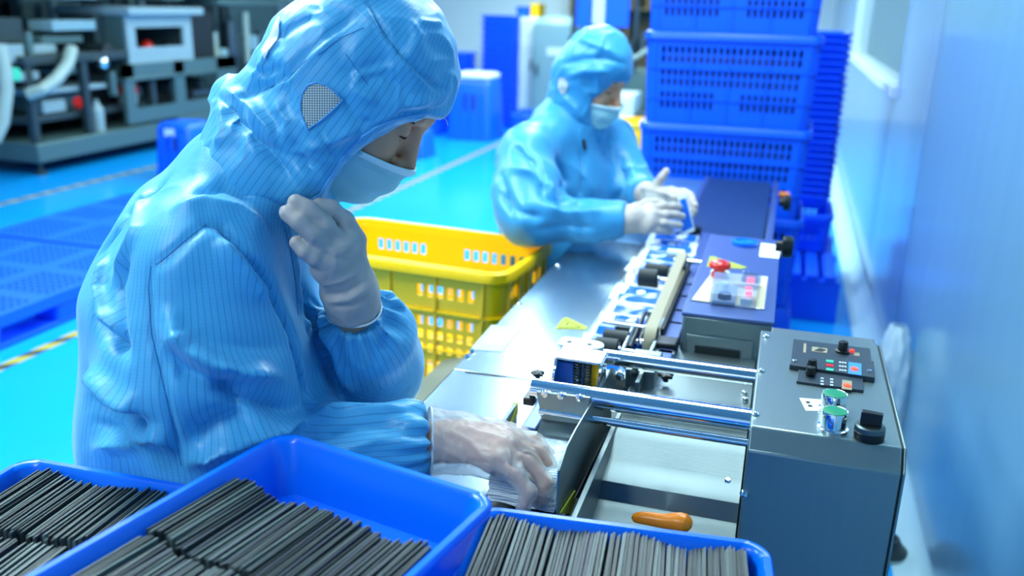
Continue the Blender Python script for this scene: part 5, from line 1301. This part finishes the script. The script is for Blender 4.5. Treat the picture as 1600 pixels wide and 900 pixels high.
for pts in ([(236, 416), (232, 450), (236, 520), (256, 607), (285, 735)], [(322, 350), (290, 375), (262, 400), (238, 418)], [(331, 226), (372, 258), (420, 300)], [(436, 330), (452, 380), (462, 440), (466, 500)]):
    l_ = line_on(bvs, pts, .0004)
    if len(l_) > 2: MB().tube(l_, .0005, 4).build('seam', M['thread'], so)
# face mask with folded band, nose wire, ear loop
def face_mask(h, parent, m, mw, sc=1):
    mid_ = [(.1235, -.034), (.124, -.046), (.120, -.066), (.114, -.088), (.104, -.108), (.090, -.124), (.070, -.134)]
    sid = [(.050, -.046), (.046, -.056), (.040, -.070), (.036, -.086), (.032, -.100), (.030, -.114), (.030, -.126)]
    def fn(u, v, off=0):
        k = v * (len(mid_) - 1); i = min(int(k), len(mid_) - 2); f_ = k - i
        m_ = [mid_[i][j] * (1 - f_) + mid_[i + 1][j] * f_ for j in (0, 1)]; s_ = [sid[i][j] * (1 - f_) + sid[i + 1][j] * f_ for j in (0, 1)]
        t = 2 * u - 1; a = abs(t)
        wl = .070 - .012 * v
        l_ = math.copysign(wl * math.sin(min(1, a) * math.pi / 2) ** .9, t); c_ = math.cos(a * math.pi / 2)
        c_ = c_ ** (1.15 if v > .25 else 1.5)
        fz = s_[0] + (m_[0] - s_[0]) * c_ + off + .0030 * math.sin(v * 19 + .6 * a) * (1 - v * .3) + .003 * noise.noise(Vector((t * 3, v * 4, 1)))
        uz = s_[1] + (m_[1] - s_[1]) * c_
        return h.p(fz, uz, l_)
    mk = MB().grid(lambda u, v: fn(u, v), 44, 30).build('face_mask', m, parent, ang=80); s1 = mk.modifiers.new('thick', 'SOLIDIFY'); s1.thickness = .0014
    bd_ = MB().grid(lambda u, v: fn(u, v * .15, .0018), 44, 4).build('top_band', mw, mk, ang=80); s1 = bd_.modifiers.new('thick', 'SOLIDIFY'); s1.thickness = .001
    for v in (.42, .62):
        pl_ = [fn(i / 30, v, .001) for i in range(31)]; MB().tube(pl_, .0009, 5).build('pleat', m, mk)
    for s_ in (0, 1):
        a_ = fn(s_, .02, .001); b_ = fn(s_, .78, .001); l_ = .084 * (1 if s_ else -1)
        MB().tube([a_, h.p(.02, -.03, l_ * .93), h.p(.0, -.015, l_), h.p(-.012, -.035, l_), h.p(.004, -.07, l_ * .9), b_], .0013, 6).build('ear_loop', mw, mk)
    return mk
face_mask(H1, root1, M['mask'], M['maskw'])
# lashes and brow
for s_ in (-1, 1):
    l_ = [H1.p(.0762 + .0138 * math.sqrt(.77 - (t * .0132 / .0165) ** 2), -.0035, .031 * s_ + .0132 * t) for t in (-1, -.6, -.2, .2, .6, 1)]
    MB().tube(l_, [.0008, .0016, .002, .002, .0016, .0008], 6).build('eyelashes', M['lash'], root1)
    l_ = [H1.p(.0965 - .012 * t * t - .004, .025 - .004 * t * t, s_ * (.012 + .036 * (t + 1) / 2)) for t in (-1, -.5, 0, .5, 1)]
    MB().tube(l_, [.002, .0038, .004, .003, .001], 8).build('eyebrow', M['lash'], root1)
# gloves
def glove(h, name, m, cuff, wr_dir, parent, e=.0024, loose=0, hem=True, fine=.0026, seed=0):
    pr_ = grow(hand_prims(h), e)
    w_, a = h['wr'], h['palm'][0]
    pr_ += cuff
    V, F = field_mesh(pr_, *box_of([w_, a] + [p for f in h['fingers'] for p in f] + [cuff_end(cuff)], .05), fine)
    V = relax(V, F, 2, .4); N_ = normals(V, F)
    n1 = vnoise(V * np.array([60, 60, 60]), 21 + seed); n2 = 1 - np.abs(vnoise(V * 85 + n1[:, None] * .9, 22 + seed)) * 2
    V = V + N_ * (n1 * .0007 + n2 * (.0008 + loose))[:, None]
    return V, F, N_
def cuff_end(c): return c[-1][3]
def cap4(a, b, ra, rb, k): f, k_, op = cap(a, b, ra, rb, k); return (f, k_, op)
def with_cuff(h, name, m, a, b, ra, rb, cutp, cutn, parent, strokes_=None, **kw):
    pr_ = grow(hand_prims(h), kw.get('e', .0024)) + [cap(a, b, ra, rb, .02)] + kw.get('extra', [])
    pr_.append(plane_cut(cutp, cutn, .09))
    V, F = field_mesh(pr_, *box_of([a, b, h['wr']] + [p for f in h['fingers'] for p in f], .05), kw.get('fine', .0027))
    V = relax(V, F, 2, .4); N_ = normals(V, F); sd = kw.get('seed', 0)
    n1 = vnoise(V * 55, 21 + sd); n2 = 1 - np.abs(vnoise(V * 70 + n1[:, None] * .9, 22 + sd)) * 2
    V = V + N_ * (n1 * .0008 + n2 * kw.get('loose', .0009))[:, None]
    if strokes_: V = strokes(V, F, normals(V, F), strokes_)
    return np_mesh(name, V, F, m, parent), V, F
gR, VgR, FgR = with_cuff(handR, 'glove', M['glove'], at(700, 690, 1.25), at(676, 690, 1.248), .040, .047, at(669, 690, 1.246), at(640, 690, 1.24) - at(700, 690, 1.25), root1,
    [([(700, 672), (735, 690), (760, 720)], .004, .003), ([(690, 700), (720, 715), (745, 745)], .004, .003), ([(705, 735), (740, 722), (770, 725)], .004, -.003), ([(795, 700), (795, 740), (785, 790)], .003, .004), ([(812, 705), (816, 750), (822, 795)], .003, .003), ([(760, 690), (775, 720), (772, 760)], .004, -.003), ([(715, 665), (760, 678), (800, 690)], .005, .003), ([(690, 665), (700, 700), (695, 735)], .004, .003)],
    e=.0042, loose=.0014, extra=[cap(at(735, 695, 1.235), at(790, 712, 1.222), .034, .030, .03)])
gR['label'] = 'loose clear vinyl glove'
gL, VgL, FgL = with_cuff(handL, 'glove', M['glove2'], at(548, 455, 1.218), at(553, 480, 1.234), .036, .036, at(555, 485, 1.238), at(560, 500, 1.25) - at(548, 455, 1.218), root1,
    [([(500, 445), (530, 440), (560, 425)], .004, .003), ([(505, 462), (540, 458), (568, 440)], .004, -.003), ([(512, 472), (545, 468), (572, 452)], .004, .003), ([(520, 480), (550, 478), (574, 462)], .003, -.003), ([(505, 390), (520, 405), (545, 405)], .005, -.003)],
    e=.0032, loose=.0006, seed=5)
gL['label'] = 'snug matt glove with rolled cuff'
for c, n_, r_, g_ in ((at(556, 484, 1.238), at(560, 500, 1.25) - at(548, 455, 1.218), .0375, gL), (at(671, 690, 1.247), at(640, 690, 1.24) - at(700, 690, 1.25), .0475, gR)):
    n_ = n_.normalized(); u = n_.cross(UP).normalized(); v = n_.cross(u)
    MB().tube([c + (u * math.cos(t) + v * math.sin(t)) * r_ * (1 + .06 * math.sin(3 * t)) for t in [i * math.pi / 16 for i in range(32)]], .0016, 6, True).build('cuff_rim', M['gloveh'], g_)
for ft, nm in ((ftR, 'shoe'), (ftL, 'shoe')):
    MB().loft([(.27, .095, .045, 0), (.27, .1, .045, .02), (.25, .09, .04, .05), (.16, .085, .04, .1)], 5).xf(lambda p: Matrix.Rotation(math.atan2(FW.y, FW.x), 3, 'Z') @ p + Vector((ft.x, ft.y, 0)) + FW * .06).build(nm, M['shoe'], root1)

# ---------- second worker
r2 = Vector((.957, .29, 0)); a2 = Vector((-.29, .957, 0))
F2 = (r2 * .74 - a2 * .66).normalized(); L2 = Vector((-F2.y, F2.x, 0))
H2 = Head(at(925, 124, 2.72), (r2 * .80 - a2 * .58), 20)
sR, eR, wR = at(818, 248, 2.62), at(828, 338, 2.50), at(972, 343, 2.46)
sL, eL, wL = at(952, 222, 2.95), at(990, 298, 2.84), at(1008, 303, 2.70)
hip2 = at(860, 500, 2.95); waist2, chest2, nb2 = at(868, 390, 2.90), at(878, 285, 2.84), at(888, 195, 2.80)
h2R = dict(wr=wR, palm=[at(985, 342, 2.455), at(1003, 341, 2.45)], r=.0092,
    fingers=[[at(1015, 327, 2.46), at(1036, 322, 2.46), at(1052, 322, 2.47), at(1062, 324, 2.48)], [at(1019, 337, 2.445), at(1040, 335, 2.445), at(1056, 336, 2.455), at(1066, 338, 2.465)],
             [at(1017, 347, 2.44), at(1038, 349, 2.44), at(1052, 351, 2.45), at(1062, 352, 2.46)], [at(1010, 356, 2.44), at(1028, 360, 2.44), at(1040, 362, 2.45), at(1049, 363, 2.46)],
             [at(992, 326, 2.49), at(1010, 318, 2.52), at(1026, 317, 2.53), at(1036, 318, 2.53)]])
h2L = dict(wr=wL, palm=[at(1020, 305, 2.66), at(1040, 306, 2.62)], r=.0092,
    fingers=[[at(1050, 301, 2.60), at(1068, 300, 2.58), at(1078, 305, 2.55), at(1083, 313, 2.53)], [at(1052, 306, 2.59), at(1070, 307, 2.57), at(1080, 313, 2.54), at(1086, 321, 2.52)],
             [at(1052, 312, 2.585), at(1070, 315, 2.56), at(1080, 322, 2.535), at(1085, 330, 2.52)], [at(1050, 317, 2.58), at(1066, 323, 2.555), at(1076, 330, 2.535), at(1081, 337, 2.52)],
             [at(1020, 298, 2.64), at(1026, 288, 2.63), at(1034, 277, 2.62), at(1041, 268, 2.615)]])
k2R, k2L = hip2 + F2 * .40 - L2 * .12, hip2 + F2 * .40 + L2 * .12
k2R, k2L = hip2 + F2 * .10 - L2 * .1, hip2 + F2 * .10 + L2 * .1; k2R.z = k2L.z = .42
f2R, f2L = Vector((k2R.x - .05, k2R.y, .07)), Vector((k2L.x - .05, k2L.y, .07))
body2 = head_prims(H2) + [ecap(hip2, waist2, L2, (.16, .12), (.15, .11), 0), ecap(waist2, chest2, L2, (.15, .11), (.16, .10), .05), ecap(chest2, nb2, L2, (.16, .1), (.07, .06), .05), cap(sR, nb2, .055, .055, .05), cap(sL, nb2, .055, .055, .05), cap(nb2, H2.p(-.04, -.11), .058, .054, .04),
    cap(sR, eR, .048, .04, .03), cap(eR, wR, .04, .026, .02), cap(sL, eL, .048, .04, .03), cap(eL, wL, .04, .026, .02), cap(hip2, k2R, .085, .06, .05), cap(hip2, k2L, .085, .06, .05), cap(k2R, f2R, .055, .038, .03), cap(k2L, f2L, .055, .038, .03)] + hand_prims(h2R) + hand_prims(h2L)
ap2 = [hip2, sR, sL, eR, k2R, k2L, f2R, f2L, H2.p(.12, .14), H2.p(-.1, .14), h2R['fingers'][1][3], h2L['fingers'][1][3]]
lo, hi = box_of(ap2, .15); lo[2] = 0
root2 = thing('person', 'second worker in light blue hooded suit holding packets over the belt conveyor', 'person', (hip2.x, hip2.y, 0))
Vb, Fb = field_mesh(body2, lo, hi, .0046); np_mesh('body', relax(Vb, Fb, 1, .3), Fb, M['skin'], root2)
suit2 = [ecap(hip2, waist2, L2, (.20, .165), (.195, .16), 0), ecap(waist2, chest2, L2, (.195, .16), (.19, .145), .06), ecap(chest2, at(884, 215, 2.81), L2, (.19, .14), (.11, .10), .06), cap(sR, nb2, .068, .085, .05), cap(sL, nb2, .068, .085, .05), cap(nb2, at(893, 185, 2.79), .10, .09, .04),
    cap(sR, sR.lerp(eR, .6), .080, .095, .04), cap(sR.lerp(eR, .6), eR, .095, .082, .03), cap(eR, at(915, 347, 2.48), .080, .055, .04), cap(at(915, 347, 2.48), at(974, 343, 2.46), .055, .046, .02),
    cap(sL, eL, .080, .075, .04), cap(eL, at(1006, 303, 2.72), .072, .048, .03), cap(hip2, k2R, .11, .085, .05), cap(hip2, k2L, .11, .085, .05), cap(k2R, f2R, .08, .06, .03), cap(k2L, f2L, .08, .06, .03),
    plane_cut(at(976, 343, 2.459), wR - eR, .09), plane_cut(at(1008, 303, 2.71), wL - eL, .08)]
Vs, Fs = cloth(suit2, *box_of(ap2[:8], .2), .0056, 2); Ns = normals(Vs, Fs)
w1 = vnoise(Vs * np.array([9, 9, 6]), 31); w2 = vnoise(Vs * 20, 32); rid = 1 - np.abs(vnoise(Vs * np.array([12, 12, 8]) + w1[:, None] * .7, 33)) * 2
Vs = Vs + Ns * (w1 * .007 + w2 * .003 + rid * .005)[:, None]
Vs = strokes(Vs, Fs, normals(Vs, Fs), [([(800, 228), (830, 250), (848, 285), (850, 310)], .014, -.018), ([(795, 262), (830, 270), (860, 292), (870, 312)], .016, .016), ([(868, 245), (880, 280), (876, 320)], .016, -.014), ([(778, 300), (810, 330), (850, 340)], .016, -.012), ([(850, 322), (890, 332), (940, 330)], .016, .012), ([(850, 305), (880, 320), (915, 316)], .014, -.016),
    ([(905, 230), (912, 270), (905, 320)], .010, -.010), ([(965, 240), (975, 280), (960, 320)], .014, -.014), ([(985, 250), (990, 275), (980, 300)], .012, .010), ([(840, 360), (880, 352), (930, 356)], .012, -.010), ([(800, 205), (830, 190), (860, 178)], .014, .010), ([(775, 255), (790, 300), (800, 345)], .014, -.010)])
so2 = np_mesh('coverall', Vs, Fs, M['suit2'], root2)
set_stripe(so2, Vs, [(hip2, chest2, -F2, .19), (chest2, nb2, -F2, .18), (sR, eR, L2, .1), (eR, wR, L2, .06), (sL, eL, L2, .09), (eL, wL, L2, .06), (hip2, k2R, L2, .1), (hip2, k2L, L2, .1)])
A2 = H2.ax()
hood2 = [ell(H2.p(-.010, .030), A2, (.108, .094, .122), 0), ell(H2.p(.012, .065), A2, (.082, .08, .075), .05), ecap(H2.p(-.02, -.04), at(893, 195, 2.79), L2, (.094, .10), (.095, .09), .05), ecap(H2.p(.03, -.075), H2.p(.05, -.150), L2, (.080, .06), (.06, .04), .05)]
fc2 = H2.p(.150, -.052)
def fcut2(P, c=V3(fc2), l=V3(H2.L), F=V3(H2.F), U=V3(H2.U)):
    q = P - c; a = q @ F; b = q @ U; s_ = q @ l
    return np.sqrt((a / .088) ** 2 + (b / .098) ** 2 + (s_ / .30) ** 2) * .09 - .09
hood2.append((fcut2, .006, 's'))
Vh, Fh = cloth(hood2, *box_of([H2.p(.14, .16, .11), H2.p(-.13, .16, -.11), at(893, 200, 2.79)], .09), .0046, 2); Nh = normals(Vh, Fh)
w1 = vnoise(Vh * 16, 41); rid = 1 - np.abs(vnoise(Vh * 20 + w1[:, None] * .8, 43)) * 2.2
Vh = Vh + Nh * (w1 * .006 + rid * .004)[:, None]
Vh = strokes(Vh, Fh, normals(Vh, Fh), [([(880, 100), (910, 92), (945, 90), (978, 100)], .010, -.010), ([(885, 120), (915, 110), (950, 112)], .012, .010), ([(905, 60), (940, 75), (965, 85)], .010, .008), ([(868, 165), (890, 190), (915, 205)], .012, -.012), ([(880, 150), (900, 170), (912, 190)], .010, .010)])
ho2 = np_mesh('hood', Vh, Fh, M['suit2'], root2)
set_stripe(ho2, Vh, [(H2.p(0, -.16), H2.p(0, .16), H2.F, .115)])
bvh2 = BVHTree.FromPolygons(Vh.tolist(), Fh.tolist())
e2 = patch(bvh2, [(872, 126), (876, 121), (884, 122), (889, 132), (884, 146), (878, 148), (873, 138)], 'ear_mesh', M['earmesh'], ho2, .003, 15); e2['label'] = 'pale net panel over the ear'
face_mask(H2, root2, M['mask'], M['maskw'])
for s_ in (-1, 1):
    MB().tube([H2.p(.0762 + .0138 * math.sqrt(.77 - (t * .0132 / .0165) ** 2), -.0035, .031 * s_ + .0132 * t) for t in (-1, -.5, 0, .5, 1)], [.0008, .0018, .002, .0018, .0008], 6).build('eyelashes', M['lash'], root2)
    MB().tube([H2.p(.0965 - .012 * t * t - .003, .032 - .004 * t * t, s_ * (.012 + .036 * (t + 1) / 2)) for t in (-1, -.5, 0, .5, 1)], [.003, .005, .005, .004, .002], 8).build('eyebrow', M['lash'], root2)
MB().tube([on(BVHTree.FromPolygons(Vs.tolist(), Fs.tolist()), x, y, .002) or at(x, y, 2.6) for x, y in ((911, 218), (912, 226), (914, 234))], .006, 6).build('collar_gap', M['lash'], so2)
g2R, _, _ = with_cuff(h2R, 'glove', M['glove2'], at(985, 342, 2.455), at(975, 343, 2.46), .036, .037, at(972, 343, 2.461), wR - at(1003, 341, 2.45), root2, None, e=.002, fine=.0032, loose=.0006, seed=9)
g2L, _, _ = with_cuff(h2L, 'glove', M['glove2'], at(1020, 305, 2.66), at(1010, 303, 2.70), .034, .036, at(1006, 303, 2.715), wL - at(1040, 306, 2.62), root2, None, e=.002, fine=.0032, loose=.0006, seed=12)
for ft in (f2R, f2L):
    MB().loft([(.27, .095, .045, 0), (.27, .1, .045, .02), (.25, .09, .04, .05), (.16, .085, .04, .1)], 5).xf(lambda p: Vector((p.x, p.y, p.z)) + Vector((ft.x + .06, ft.y, 0))).build('shoe', M['shoe'], root2)
# packets in the second worker's hands
q = [at(x, y, 2.49) for x, y in ((1060, 306), (1072, 303), (1086, 360), (1064, 370))]
nrm = (q[1] - q[0]).cross(q[3] - q[0]).normalized()
pk = thing('foil_packet', 'blue and white foil packet held upright in the second worker\'s glove', 'packet', q[3])
MB().prism(q, nrm * .006).build('film', M['pouch'], pk, bevel=.001)
c = (q[0] + q[1] + q[2] + q[3]) / 4
MB().prism([c + (p - c) * .8 + nrm * (.006 if nrm.dot(EYEP - c) > 0 else -.0012) for p in q], nrm * .0012).build('blue_print', M['pouchb'], pk)
q2 = [at(x, y, dd) for x, y, dd in ((1000, 297, 2.60), (1056, 312, 2.56), (1062, 322, 2.52), (1002, 322, 2.54))]
kk = MB()
kc = thing('black_card_pack', 'small black pack of cards between the second worker\'s gloves', 'packet', q2[3])
for i in range(4):
    o_ = Vector((0, .004 * (i - 1.5), .002 * i)); MB().prism([p + o_ for p in q2], Vector((0, .0028, 0))).build('card', M['panelblk'], kc)
# stools under both workers
def stool(x, y, z, label):
    r = thing('work_stool', label, 'stool', (x, y, 0))
    MB().lathe([(.0001, z - .05), (.15, z - .05), (.17, z - .035), (.17, z - .012), (.15, z), (.0001, z)], (x, y, 0), (0, 0, 1), 28).build('seat', M['rubber'], r)
    MB().cyl((x, y, .08), (x, y, z - .05), .025).build('column', M['steel_mid'], r)
    for k in range(5):
        a = k * 2 * math.pi / 5 + .3; e = Vector((x + .24 * math.cos(a), y + .24 * math.sin(a), .06)); MB().cyl((x, y, .09), e, .016, .012).build('leg', M['steel_mid'], r)
        MB().cyl(e + Vector((0, 0, -.06)), e, .02).build('foot', M['black'], r)
stool(hip.x - .03, hip.y, hip.z - .17, 'round black work stool under the front worker')
stool(hip2.x - .02, hip2.y, hip2.z - .15, 'round black work stool under the second worker')
